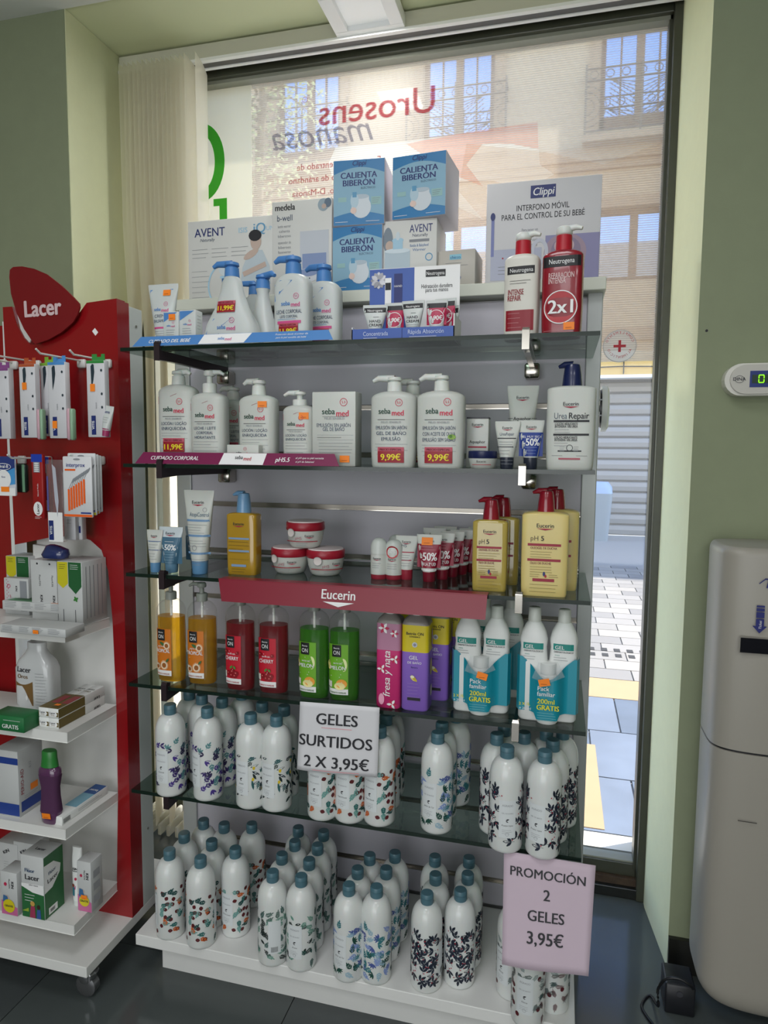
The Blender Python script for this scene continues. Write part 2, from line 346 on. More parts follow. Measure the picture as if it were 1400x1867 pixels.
for k in range(10):
    m = MB(); m.box(-.19+.085*(k//2), -.15+.085*(k//2), (k % 2)*.13-.03, (k % 2)*.13+.04, -.004, .003, M('2a2b2e', .8)); m.build('slot', dg)
YF = 10.5
FAC = M('bfa684', .85, noise=(1.3, .12), bump=.1); STN = M('ad9070', .8, noise=(3, .08)); WOOD = M('7c5c42', .6, noise=(6, .1)); SKYG = M('aebbd6', .03, 1); IRON = M('6f6255', .6, .3)
bd = thing('facade', 'old beige building facade with tall balcony windows across the street', 'building', (0, YF, -.1))
op_ = []
for cx in (-8.7, -6.3, -3.6, -.92, 1.95, 4.7, 7.3):
    op_.append((cx-.60, cx+.60, 6.5, 8.9)); op_.append((cx-.60, cx+.60, 4.15, 5.30))
shut = (-.6, 3.0, 0.0, 2.58); op_.append(shut); op_.append((-4.6, -2.6, 0, 2.4))
def wallgrid(x0, x1, z0, z1, holes, y0, y1, mm, name, par):
    X = sorted({x0, x1, *[h[0] for h in holes], *[h[1] for h in holes]}); Z = sorted({z0, z1, *[h[2] for h in holes], *[h[3] for h in holes]})
    m = MB()
    for a, b in zip(X, X[1:]):
        for c, e in zip(Z, Z[1:]):
            if any(h[0] <= (a+b)/2 <= h[1] and h[2] <= (c+e)/2 <= h[3] for h in holes): continue
            m.box(a, b, y0, y1, c, e, mm)
    return m.build(name, par)
wallgrid(-10, 10, 0, 10.5, op_, 0, .5, FAC, 'wall', bd)
MB().box(-10, 10, -.12, 0, 6.02, 6.22, STN).box(-10, 10, -.06, 0, 5.90, 6.02, STN).build('cornice', bd)
MB().box(-10, 10, -.25, 0, 10.3, 10.6, STN).build('cornice', bd)
MB().box(-10, 10, -.05, 0, 3.2, 3.4, STN).build('cornice', bd)
for (x0, x1, z0, z1) in op_[:-2]:
    up = z0 > 6; fr = MB(); y0, y1 = .10, .18
    fr.box(x0, x0+.08, y0, y1, z0, z1, WOOD).box(x1-.08, x1, y0, y1, z0, z1, WOOD).box((x0+x1)/2-.06, (x0+x1)/2+.06, y0-.02, y1, z0, z1, WOOD).box(x0, x1, y0, y1, z1-.08, z1, WOOD).box(x0, x1, y0, y1, z0, z0+(.25 if up else .08), WOOD)
    fo = fr.build('window_frame', bd)
    MB().box(x0, (x0+x1)/2, .14, .15, z0, z1, SKYG).build('pane', fo); MB().box((x0+x1)/2, x1, .14, .15, z0, z1, SKYG).build('pane', fo)
    if up: MB().box(x0+.30, x0+.325, .11, .14, z0, z1, WOOD).box(x1-.325, x1-.30, .11, .14, z0, z1, WOOD).build('glazing_bar', fo)
    MB().box(x0-.16, x0, -.05, 0, z0-.1, z1+.16, STN).box(x1, x1+.16, -.05, 0, z0-.1, z1+.16, STN).box(x0-.16, x1+.16, -.05, 0, z1, z1+.16, STN).build('surround', bd)
    if up:
        bz = z0-.18; MB().box(x0-.25, x1+.25, -.35, 0, bz-.1, bz, STN).build('balcony_slab', bd)
        r = MB(); A, B = x0-.22, x1+.22; yb = -.32
        for z in (bz+.05, bz+.80, bz+.98): r.tube([(A, yb, z), (B, yb, z)], .014, IRON, 5); r.tube([(A, yb, z), (A, 0, z)], .012, IRON, 5); r.tube([(B, yb, z), (B, 0, z)], .012, IRON, 5)
        for x in (A, (x0+x1)/2, B): r.tube([(x, yb, bz), (x, yb, bz+1.05)], .017, IRON, 5)
        n = 7
        for k in range(n):
            xa = A+(B-A)*k/n; xb = A+(B-A)*(k+1)/n
            r.tube([((xa+xb)/2+.06*cos(t*pi/5), yb, bz+.89+.06*sin(t*pi/5)) for t in range(11)], .008, IRON, 4)
        for k in range(9):
            t = bz+.10+k*.075; r.tube([(A+.35, yb, min(bz+.8, t+.35)), ((x0+x1)/2, yb, t)], .007, IRON, 4); r.tube([(B-.35, yb, min(bz+.8, t+.35)), ((x0+x1)/2, yb, t)], .007, IRON, 4)
        for R in (.13, .22, .31): 
            for X in (A, B): r.tube([(X+(R if X == A else -R)*sin(t*pi/8), yb, bz+.42+R*cos(t*pi/8)) for t in range(9)], .008, IRON, 4)
        r.build('balcony_railing', bd)
sh = thing('roller_shutter', 'grey corrugated metal roller shutter closed over the shop opposite', 'shutter', (0, YF, -.1))
SHM = M('918f8e', .45, .3, noise=(3, .06))
for k in range(14):
    z = k*.182; m = MB(); m.prism([(0, 0), (-.035, .02), (-.045, .09), (-.03, .155), (.0, .172)], lambda a, b, e, z=z: (e, .12+a, z+b), shut[0], shut[1], SHM); m.build('slat', sh)
MB().box(shut[0], shut[1], .13, .14, 0, 2.58, M('55575c', .7)).build('backing', sh)
aw = thing('awning_box', 'yellow awning cassette with a white lower edge above the shutter', 'awning', (0, YF, -.1))
MB().box(-.7, 3.1, -.25, -.02, 2.62, 2.84, M('d9b36a', .6, noise=(5, .06))).build('cassette', aw); MB().box(-.7, 3.1, -.27, -.02, 2.57, 2.62, M('eeeeea', .5)).build('lower_edge', aw)
MB().tube([(-.7, -.27, 2.76), (.9, -.27, 2.73), (1.8, -.27, 2.75), (3.1, -.27, 2.72)], .008, BLACK, 5).tube([(1.85, -.27, 2.63), (1.85, -.27, 2.84)], .009, BLACK, 5).build('cable', aw)
bn = thing('street_bin', 'grey-blue street litter bin standing before the roller shutter', 'bin', (1.53, 9.9, -.112))
m = MB(); m.loft([(0, .15, .13, 5), (.75, .20, .18, 5)], M('7e8a93', .6)); m.build('body', bn)
m = MB(); m.loft([(.73, .20, .17, 4), (.85, .19, .16, 3), (.93, .13, .11, 2.5)], M('8fa4c4', .5)); m.build('bag', bn)
# tree beyond the glass on the left
tr = thing('olive_tree', 'pale green leafy tree branches seen through the window left of the lettering', 'tree', (-1.36, 3.6, -.1))
BARK = M('8a7f6c', .9, noise=(12, .2)); m = MB()
m.tube([(0, 0, 0), (.03, 0, 1.4), (-.05, .05, 2.8), (.05, 0, 4.0), (.0, 0, 4.6)], [.07, .06, .045, .03, .012], BARK, 7)
tips = []
for k in range(26):
    a = rng.uniform(0, 2*pi); z0 = rng.uniform(2.9, 4.5); L_ = rng.uniform(.25, .55); p0 = Vector((0, 0, z0)); p2 = p0+Vector((cos(a)*L_, sin(a)*L_*.6, rng.uniform(-.35, .4))); p1 = (p0+p2)/2+Vector((0, 0, .10)); m.tube([p0, p1, p2], [.012, .007, .003], BARK, 5); tips.append((p0, p1, p2))
m.build('trunk', tr)
m = MB(); LF = film('leaf_green', 'a9b58c', .0)
for p0, p1, p2 in tips:
    for k in range(75):
        t = rng.uniform(.3, 1.1); c = p0.lerp(p2, t)+Vector([rng.gauss(0, .10) for _ in range(3)]); a = Vector([rng.gauss(0, 1) for _ in range(3)]).normalized()*.05; b = a.cross(Vector((rng.random(), rng.random(), 1))).normalized()*.010
        m.add([c, c+a*.5+b, c+a, c+a*.5-b], [(0, 1, 2, 3)], LF)
stuff(m.build('foliage', tr))
# ================================================================== CEILING LIGHTS
def ceiling_lamp(x0, x1, y0, y1, zb, label, lit):
    cx, cy = (x0+x1)/2, (y0+y1)/2; t = thing('ceiling_light', label, 'light', (cx, cy, zb)); a, b = (x1-x0)/2, (y1-y0)/2; k = .19*2*a
    F_ = M('eef0f0', .4); m = MB()
    m.box(-a, a, -b, -b+k, 0, .035, F_).box(-a, a, b-k, b, 0, .035, F_).box(-a, -a+k, -b+k, b-k, 0, .035, F_).box(a-k, a, -b+k, b-k, 0, .035, F_); m.box(-a+.004, a-.004, -b+.004, b-.004, .03, 2.43-zb, F_)
    m.build('frame', t, bevel=.0015)
    MB().box(-a+k, a-k, -b+k, b-k, .014, .018, M('f2f4f4', .6, emit=lit) if lit else M('dfe1e1', .6)).build('diffuser', t)
ceiling_lamp(.31, .50, .36, .568, 2.385, 'square white ceiling light with a raised frame in front of the blind rail', .12)
l = bpy.data.lights.new('recess_lamp', 'AREA'); l.shape = 'RECTANGLE'; l.size = .12; l.size_y = .12; l.energy = 3.6; l.color = (1, .99, .95); o = bpy.data.objects.new('recess_lamp', l); COL.objects.link(o); o.location = (.405, .464, 2.382)
# ================================================================== SHELVING UNIT
Z = [1.4795, 1.2274, .9826, .7287, .4757]; ZB = .119      # tops of the five glass shelves, top of the base board
gon = thing('shelving_unit', 'tall white slatted-panel shop shelving unit with five glass shelf brackets and white base', 'shelving', (0, 0, 0))
PAN = M('c4c1cb', .5, noise=(4, .02)); ALU = M('b9bdbc', .4, .2)
gz = [.119, .19, .37, .492, .617, .742, .866, .992, 1.117, 1.25, 1.367, 1.50, 1.615]
for a, b in zip(gz, gz[1:]): MB().box(-.02, .985, .32, .338, a+.006, b-.006, PAN).build('back_panel', gon, bevel=.002)
for z in gz[1:-1]: MB().box(-.02, .985, .325, .338, z-.008, z+.008, STEEL).box(-.02, .985, .3195, .326, z-.0062, z-.004, CHROME).build('slot_rail', gon)
for x0, x1 in ((-.062, -.02), (.985, 1.018)): MB().box(x0, x1, .315, .38, .0, 1.62, ALU).build('upright', gon, bevel=.002)
MB().box(-.06, 1.016, .338, .375, .02, 1.615, M('c9c9cc', .6)).build('rear_board', gon)
MB().box(-.065, 1.022, .285, .52, 1.617, 1.645, M('dcdfd2', .45)).build('top_ledge', gon, bevel=.002)
MB().box(0, 1.0, 0, .318, ZB-.027, ZB, BOARD).build('base_board', gon, bevel=.0015)
MB().box(.035, .965, .055, .073, 0, ZB-.027, BOARD).box(.035, .053, .073, .36, 0, ZB-.027, BOARD).box(.947, .965, .073, .36, 0, ZB-.027, BOARD).build('plinth', gon)
BR = M('3b2f33', .35, .5)
for i, z in enumerate(Z):
    for x in (.095, .868):
        m = MB(); q = [(-.009, -.030), (-.009, .006), (-.004, .011), (.008, .007), (.008, .0006), (-.0025, .0006), (-.0025, -.0086), (.30, -.0086), (.30, -.028), (.06, -.026)]
        m.prism([(a, b) for a, b in q], lambda a, b, e, z=z: (e, a, z+b), x-.006, x+.006, BR if x < .5 else CHROME); br = m.build('bracket', gon, bevel=.001)
        MB().rbox(x-.017, x+.017, .280, .322, z-.052, z-.018, CHROME, .004).build('clip', br)
LBS = ['top glass shelf under the pump bottles and counter display', 'second glass shelf from the top behind the dark red price strip', 'third glass shelf from the top with the wide dark red banner', 'fourth glass shelf from the top under the bath gel bottles', 'fifth and lowest glass shelf under the white floral bottles']
for z, lb in zip(Z, LBS):
    s = thing('glass_shelf', 'greenish '+lb, 'shelf', (.5, .15, z), group=None)
    MB().box(-.5, .5, -.1495, .155, -.008, 0, SHELFG).build('pane', s); MB().box(-.5, .5, -.151, -.1495, -.008, 0, EDGEG).build('ground_edge', s)
# ================================================================== PRODUCT HELPERS
def P(u0, u1, vt, vb=None, y=None, z=0):        # a product's outline measured in the photo -> real centre, front depth, width, height
    uc = (u0+u1)/2
    if vb is not None: y = at(uc, vb, z=z).y
    a, b = at(u0, (vt+(vb or vt+100))/2, y=y), at(u1, (vt+(vb or vt+100))/2, y=y)
    return (a.x+b.x)/2, y, b.x-a.x, at(uc, vt, y=y+.01).z-z
def flat_secs(w, dp, hs, h, nr, n=3.2, flare=0, low=.95):
    a, b = w/2, dp/2; s = [(0, a*low*.97, b*low*.95, n), (.004, a*low, b*low, n), (.02, a*(low+1)/2, b, n)]
    s += [(hs*t, a*(1-flare*t), b, n) for t in (.35, .7, 1)]; ah = a*(1-flare)
    for k in range(1, 7):
        t = k/6*pi/2; s.append((hs+(h-hs)*sin(t), nr+(ah-nr)*cos(t)**1.1, nr+(b-nr)*cos(t), n+(2-n)*k/6))
    return s
def pump(par, z0, nr, hh, col, style='long', dr=-1, ln=.032, name='pump', y=0):
    m = MB()
    if style == 'long':     # collar, thin stem, flat head with a spout
        m.lathe([(z0, nr), (z0+hh*.38, nr), (z0+hh*.42, nr*.9)], col, 20, cy=y); m.lathe([(z0+hh*.42, nr*.42), (z0+hh*.75, nr*.42)], col, 12, cy=y)
        m.lathe([(z0+hh*.74, nr*.72), (z0+hh*.80, nr*.85), (z0+hh*.96, nr*.8), (z0+hh, nr*.6)], col, 16, cy=y)
        zt = z0+hh*.9; m.tube([(0, y, zt), (dr*ln*.7, y, zt+.0005), (dr*ln, y, zt-.005)], [nr*.42, nr*.32, nr*.2], col, 8)
    elif style == 'fat':    # wide collar, short head
        m.lathe([(z0, nr), (z0+hh*.62, nr*.92), (z0+hh*.66, nr*.7), (z0+hh*.74, nr*.65)], col, 20, cy=y); m.lathe([(z0+hh*.72, nr*.85), (z0+hh*.78, nr*.98), (z0+hh*.96, nr*.92), (z0+hh, nr*.7)], col, 18, cy=y)
        zt = z0+hh*.9; m.tube([(0, y, zt), (dr*ln*.75, y, zt+.001), (dr*ln, y, zt-.005)], [nr*.5, nr*.42, nr*.25], col, 8)
    else:                   # smooth hooded dispenser (one piece cap with beak)
        m.loft([(z0, nr*1.02, nr*1.02, 2), (z0+hh*.5, nr*.92, nr*.92, 2), (z0+hh*.86, nr*.8, nr*.8, 2), (z0+hh*.97, nr*.72, nr*.7, 2), (z0+hh, nr*.5, nr*.45, 2)], col, 20, cy=y)
        zt = z0+hh*.93; m.tube([(0, y, zt), (dr*ln*.6, y, zt+.002), (dr*ln, y, zt-.002)], [nr*.5, nr*.34, nr*.16], col, 8)
    return m.build(name, par)
def body(par, secs, m, name='body', segs=32): return MB().loft(secs, m, segs).build(name, par)
def sticker(par, fn, x, z, w=.022, h=.015, rot=0, m=ORANGE):     # orange price tag
    c, q = cos(rot), sin(rot); d = Dec(); d.poly([(x+a*c-b*q, z+a*q+b*c) for a, b in ((-w/2, -h/2), (w/2, -h/2), (w/2, h/2), (-w/2, h/2))], m, 3)
    d.rect(x-w*.3, x+w*.25, z-h*.25, z-h*.18, M('b5611c', .6), 4); return d.build('price_sticker', fn, par)
def special(par, fn, x, z, w, price):            # dark red offer label with yellow price
    h = w*.42; d = Dec(); d.rect(x-w/2, x+w/2, z+h*1.0, z+h*1.36, M('c25466', .5), 3); d.txt('PRECIO ESPECIAL', x, z+h*1.06, w*.11, M('6b1020', .5), 4, bold=.03, wmax=w*.92)
    d.rect(x-w/2, x+w/2, z, z+h, M('9a1526', .45), 3); d.txt(price, x, z+h*.22, h*.78, YEL, 4, bold=.035, wmax=w*.86); return d.build('offer_label', fn, par)
def seba(d, x, z, w, c1=M('2c5a45', .5), c2=M('d0214a', .5), dot=True):
    d.txt('seba', x-w*.26, z, w*.30, c1, 1, bold=.03, wmax=w*.47); d.txt('med', x+w*.26, z-w*.07, w*.30, c2, 1, bold=.03, wmax=w*.45)
    if dot: d.ring(x+w*.30, z+w*.42, w*.14, w*.02, c2, 1, 18); d.txt('5.5', x+w*.30, z+w*.38, w*.12, c2, 1, bold=.02)
def eucerin(d, x, z, w, m=INK, tri=M('a5173a', .5)):
    d.txt('Eucerin', x, z, w*.28, m, 1, bold=.018, wmax=w); d.poly([(x-w*.42, z-w*.05), (x+w*.42, z-w*.05), (x, z-w*.14)], tri, 1)
def tube_secs(h, w, r, cap=.022, dp=None):       # squeeze tube standing on its cap, crimp on top
    s = []
    for k in range(9):
        t = k/8; s.append((cap+(h-cap-.008)*t, r+(w/2-r)*t, r*(1-t**1.6)+.0016*t**1.6, 2+1.2*t))
    s.append((h, w/2, .0012, 3.5)); return s
def tube(name, label, cat, loc, h, w, r, col, capcol, deco, rz=0, group=None, cap=.022, up=True):
    t = thing(name, label, cat, loc, rz, group); s = tube_secs(h, w, r, cap)
    body(t, s, col, 'body', 28); MB().lathe([(0, r*.86), (.002, r*.92), (cap, r*.97), (cap+.001, r*.8)], capcol, 24).build('cap', t)
    d = Dec(); deco(d, h, w, r); d.build('print', surf(s), t, eps=.00035); return t, surf(s)
def carton(name, label, loc, w, dp, h, m, deco=None, side=None, top=None, rz=0, cat='box', group=None):
    t = thing(name, label, cat, loc, rz, group); MB().rbox(-w/2, w/2, 0, dp, 0, h, m, .0012).build('carton', t)
    if deco: d = Dec(); deco(d); d.build('print', front(0), t, eps=.0003)
    if side: d = Dec(); side(d); d.build('side_print', right(w/2), t, eps=.0003)
    if top: d = Dec(); top(d); d.build('top_print', topf(h), t, eps=.0003)
    return t
# ================================================================== TOP LEDGE BOXES
ZL = 1.645
def on_ledge(u0, u1, vt, y): x, _, w_, h = P(u0, u1, vt, y=y, z=ZL); return x, w_, h
GB = M('dcdcd8', .5); BLU = M('2d7fb8', .4); LBL = M('a9cfe4', .5); PALE = M('cfdbe2', .5); TXB = M('3a4a66', .6); SKIN = M('c9b3a6', .6); SHIRT = M('c3cfd6', .6)
def figure(d, x, z, s, dark=INK):                # small printed portrait, seen from the waist up
    d.poly([(x-.5*s, z), (x-.42*s, z+.5*s), (x-.2*s, z+.95*s), (x+.2*s, z+.95*s), (x+.42*s, z+.5*s), (x+.45*s, z)], SHIRT, 1)
    d.ell(x, z+1.2*s, .17*s, .24*s, SKIN, 2, 14); d.ell(x-.02*s, z+1.36*s, .2*s, .16*s, dark, 3, 14); d.ell(x-.15*s, z+.85*s, .26*s, .1*s, SKIN, 2, 12, .5); d.stem(x-.4*s, z+.3*s, .75*s, .35, .14*s, SKIN, 3)
y0 = .30
x, w_, h = on_ledge(343, 497, 401, y0)
def dk(d):
    a, t = w_/2, h
    d.txt('AVENT', -a+.062, t-.04, .030, NAVY, 1, bold=.01, wmax=.085); d.txt('Naturally', -a+.055, t-.052, .011, TXB, 1, shear=.3)
    d.txt('ISIS', -a+.155, t-.037, .018, LBL, 1, bold=.02); d.txt('iQ', -a+.20, t-.040, .034, M('6fa5c9', .5), 1, bold=.02); d.txt('UNO', -a+.235, t-.036, .015, LBL, 1)
    for xx in (-a+.03, -a+.085, -a+.14): d.lines(xx-.018, xx+.03, t-.072, 3, .010, GREYT, .0009)
    d.ring(-a+.10, t-.165, .045, .004, LBL, 1, 30, .055); d.ell(-a+.115, t-.125, .028, .018, PALE, 2); d.rect(-a+.09, -a+.135, .05, t-.14, LBL, 1); d.rect(-a+.095, -a+.13, .02, .05, M('3d6fa0', .5), 2)
    d.lines(-a+.01, -a+.06, .07, 6, .013, GREYT); figure(d, a-.045, .03, .088)
carton('boxed_breast_pump', 'wide pale box with a printed woman in a white top, leftmost on the top ledge', (x, y0, ZL), w_, .10, h, GB, dk)
x2, w2, h2 = on_ledge(496, 605, 367, .295)
def dk(d):
    a, t = w2/2, h2
    d.txt('medela', -a+.035, t-.022, .022, BLACK, 1, bold=.03, wmax=.052); d.ell(a-.022, t-.016, .014, .015, M('9fb0ba', .5), 1); d.ell(a-.010, t-.012, .009, .011, M('66788a', .5), 2); d.ell(a-.020, t-.020, .006, .006, SKIN, 3)
    d.txt('b-well', -a+.034, t-.047, .021, TXB, 1, wmax=.040)
    for i, st in enumerate(('bottle warmer', 'calienta', 'biberones', 'aquecedor de', 'bibe\u0301ro\u0303es'.replace('\u0301', '').replace('\u0303', ''), 'flessenwarmer', 'pharmaco')): d.txt(st, -a+.033, t-.063-i*.0115-(i > 2)*.004, .0095, GREYT, 1, wmax=.034)
    d.rect(-.004, a-.008, .07, t-.075, M('c9ced6', .5), 0); d.rect(.002, a-.014, .052, .095, M('8a9cc4', .5), 1); d.ell(.017, .044, .034, .016, M('d9dce2', .4), 2); d.ell(.017, .050, .026, .009, M('8a9cc4', .5), 3)
    for k in (-1, 0, 1): d.ell(.015+k*.006, .036, .0016, .0016, BLACK, 4, 8)
carton('bottle_warmer_box', 'tall white box with black lowercase lettering, second from left on the ledge', (x2, .295, ZL), w2, .10, h2, GB, dk)
def clippi(w_, h):
    def f(d):
        a = w_/2; d.rect(-a+.001, a-.001, .001, h-.001, BLU, 0); d.poly([(-a+.001, h*.20)]+[(-a+.001+(w_-.002)*i/10, h*.20+h*.07*sin(pi*i/10)-.01) for i in range(11)]+[(a-.001, h*.78)]+[(a-.001-(w_-.002)*i/10, h*.78+h*.10*sin(pi*i/10)) for i in range(11)], M('8fb9d0', .5), 1)
        d.txt('Clippi', 0, h*.905, h*.11, NAVY, 2, bold=.02, wmax=w_*.26, shear=.25)
        d.txt('CALIENTA', 0, h*.715, h*.13, NAVY, 2, bold=.035, wmax=w_*.70); d.txt('BIBER\u00d3N', 0, h*.60, h*.13, NAVY, 2, bold=.035, wmax=w_*.64); d.txt('EL\u00c9CTRICO', w_*.18, h*.545, h*.045, TXB, 2)
        d.ell(w_*.05, h*.27, w_*.19, h*.17, M('d7dfe6', .4), 3); d.rect(w_*-.10, w_*.20, h*.27, h*.43, M('d7dfe6', .4), 3); d.ell(w_*.05, h*.43, w_*.15, h*.035, M('b7c6d2', .4), 4); d.ell(-w_*.08, h*.37, w_*.08, h*.11, M('b9d2e0', .4), 4); d.rect(-w_*.12, -w_*.04, h*.42, h*.50, M('5b9cc4', .4), 5)
        d.ell(-w_*.10, h*.22, w_*.06, h*.05, M('e9cfc4', .5), 5); d.rect(-w_*.40, -w_*.24, h*.36, h*.43, M('9cc4c4', .5), 2); d.rect(w_*.24, w_*.44, h*.30, h*.42, M('9cc4c4', .5), 2); d.lines(w_*.26, w_*.42, h*.39, 3, h*.03, GREYT, .0008, 3)
        d.lines(-w_*.46, -w_*.16, h*.05, 1, .01, WHT, .001, 2); d.lines(w_*.14, w_*.44, h*.05, 1, .01, WHT, .001, 2)
    return f
SIDEB = M('c9c6cf', .5)
x3, w3, h3 = on_ledge(606, 697, 414, .29)
def mk_clip(x, y, z, w_, h, lb, rz): 
    t = thing('bottle_warmer_box', lb, 'box', (x, y, z), rz, 'blue bottle warmer boxes on the ledge'); MB().rbox(-w_/2, w_/2, 0, .125, 0, h, SIDEB, .0012).build('carton', t)
    d = Dec(); clippi(w_, h)(d); d.build('print', front(0), t, eps=.0003); return t
c1 = mk_clip(x3, .29, ZL, w3, h3, 'blue bottle warmer box, lower one of the stack next to the tall white box', 0)
dup(c1, (x3+.004, .288, ZL+h3+.0006), radians(4), 'blue bottle warmer box on top of the lower blue box')
x4, w4, h4 = on_ledge(697, 796, 403, .30)
def dk(d):
    a, t = w4/2, h4
    d.txt('AVENT', .028, t-.030, .026, NAVY, 1, bold=.01, wmax=.055); d.txt('Naturally', .026, t-.040, .010, TXB, 1); d.rect(.0, .048, t-.052, t-.046, GREYT, 1); d.txt('Bottle & Babyfood', .024, t-.063, .009, M('3a6ea8', .5), 1, wmax=.044); d.txt('Warmer', .024, t-.073, .009, M('3a6ea8', .5), 1)
    d.ell(-a+.014, t-.045, .012, .030, M('7d8a96', .5), 1); d.ell(-a+.018, t-.058, .010, .012, SKIN, 2); d.rect(-a+.006, -a+.068, .0, t-.070, M('b7c9d4', .4), 1); d.ell(-a+.037, t-.070, .031, .006, M('d4e2ea', .4), 2); d.rect(-a+.026, -a+.050, t-.066, t-.048, LBL, 2); d.ell(-a+.038, t-.046, .014, .006, LBL, 2); d.ell(-a+.038, t-.036, .005, .010, PALE, 2)
    d.ring(a-.018, t-.088, .009, .002, M('5b9cc4', .5), 1); d.rect(a-.032, a-.006, .012, .03, PALE, 1)
carton('babyfood_warmer_box', 'pale box with a warmer picture and blue lettering under the second blue box', (x4, .30, ZL), w4, .125, h4, GB, dk)
x5, _, w5, h5 = P(714, 814, 284, y=.292, z=ZL+h4)
dup(c1, (x5, .292, ZL+h4+.0006), radians(-5), 'blue bottle warmer box standing highest, on the pale box', scale=(w5/w3, 1, h5/h3))
x6, w6, h6 = on_ledge(797, 866, 458, .315)
def dk(d):
    d.rect(-.016, .012, h6-.022, h6-.010, M('8fc9dc', .5), 1); d.txt('chicco', -.002, h6-.020, .010, M('2b6fa0', .5), 2, bold=.03, wmax=.024); d.lines(-.026, .028, h6-.030, 2, .006, GREYT); d.rect(-.008, .006, .032, .040, M('3f7fb8', .5), 1); d.ell(0, .022, .012, .008, M('5c6a86', .5), 1)
carton('small_carton', 'small low grey-beige box right of the stacked warmer boxes', (x6, .315, ZL), w6, .10, h6, M('c4bfb6', .5), dk, rz=radians(-3))
x7, w7, h7 = on_ledge(887, 1096, 330, .335)
def dk(d):
    a, t = w7/2, h7; lil = M('8f8cb4', .5)
    d.rect(-.028, .028, t-.040, t-.012, NAVY, 1); d.txt('Clippi', 0, t-.034, .024, WHT, 2, bold=.02, wmax=.046, shear=.2)
    d.txt('INTERFONO M\u00d3VIL', 0, t-.066, .0185, INK, 1, bold=.006, wmax=.118); d.txt('PARA EL CONTROL DE SU BEB\u00c9', 0, t-.085, .0185, INK, 1, bold=.006, wmax=.185)
    d.rect(-a+.012, -a+.019, .07, t-.075, M('7b83b8', .5), 2); d.ell(-a+.0155, t-.075, .0055, .009, NAVY, 3)
    for i in range(5): d.txt(('Para tener un', 'contacto con', 'su beb\u00e9 est\u00e9', 'durmiendo de', 'd\u00eda o noche')[i], -.028, t-.112-i*.0115, .009, GREYT, 1, wmax=.036)
    d.rect(0.008, a-.001, .0, t-.125, lil, 0); d.ell(.052, t-.165, .047, .043, M('a58fa0', .5), 1, 30); d.ell(.054, t-.160, .033, .030, M('8d7f98', .5), 2); d.ell(.050, t-.150, .022, .018, M('c9aeb4', .5), 3); d.ell(.040, t-.165, .010, .012, M('d4bcbc', .5), 4)
    d.rect(-a+.012, .0, .015, .085, M('b4b8cc', .5), 1); d.ring(-.005, .075, .020, .008, M('c6c9d6', .5), 2, 24, .03); d.ell(-a+.04, .065, .002, .002, REDT, 3, 8); d.lines(-a+.03, -.02, .045, 3, .008, GREYT, .001, 3)
carton('baby_monitor_box', 'large white baby monitor box at the right end of the top ledge', (x7, .335, ZL), w7, .09, h7, M('d6d5d8', .5), dk, side=None)
# ================================================================== SHELF 1
z1 = Z[0]
BABY = M('4f86c6', .4); BWH = M('ccd1cf', .4, sss=.1); PNK = M('d2508c', .5)
def banner(name, label, u0, v0, u1, v1, hgt, zs, cols, deco, cat='shelf strip', y=-.004, lean=.012):
    a = at(u0, v0, y=y); b = at(u1, v1, y=y); L_ = b.x-a.x; t = thing(name, label, cat, (a.x, y, zs)); k = .014
    m = MB(); m.prism([(0, 0), (L_, 0), (L_-k, hgt), (k, hgt)], lambda p, q, e: (p, e+q/hgt*lean, q+.0008), 0, .0012, cols[0]); m.build('strip', t)
    d = Dec(); deco(d, L_, hgt); d.build('print', lambda p, q, e: (p, q/hgt*lean-e, q+.0008), t, eps=.0003); return t
def dk(d, L, h):
    d.poly([(L*.345, .0005), (L*.365, h-.0005), (L*.605, h-.0005), (L*.575, .0005)], WHT, 0); d.txt('CUIDADO DEL BEB\u00c9', L*.19, h*.30, h*.50, WHT, 1, bold=.02, wmax=L*.26, shear=.15)
    seba(d, L*.475, h*.40, L*.07, BABY, PNK, False); d.txt('Protecci\u00f3n desde el primer d\u00eda', L*.80, h*.62, h*.26, WHT, 1, wmax=L*.21, shear=.2); d.txt('para la piel sensible del beb\u00e9', L*.80, h*.30, h*.26, WHT, 1, wmax=L*.2, shear=.2)
banner('shelf_strip', 'blue and white baby care strip along the front of the top glass shelf', 241, 632, 607, 620, .022, z1, [BABY], dk)
def sticker_deco(): pass
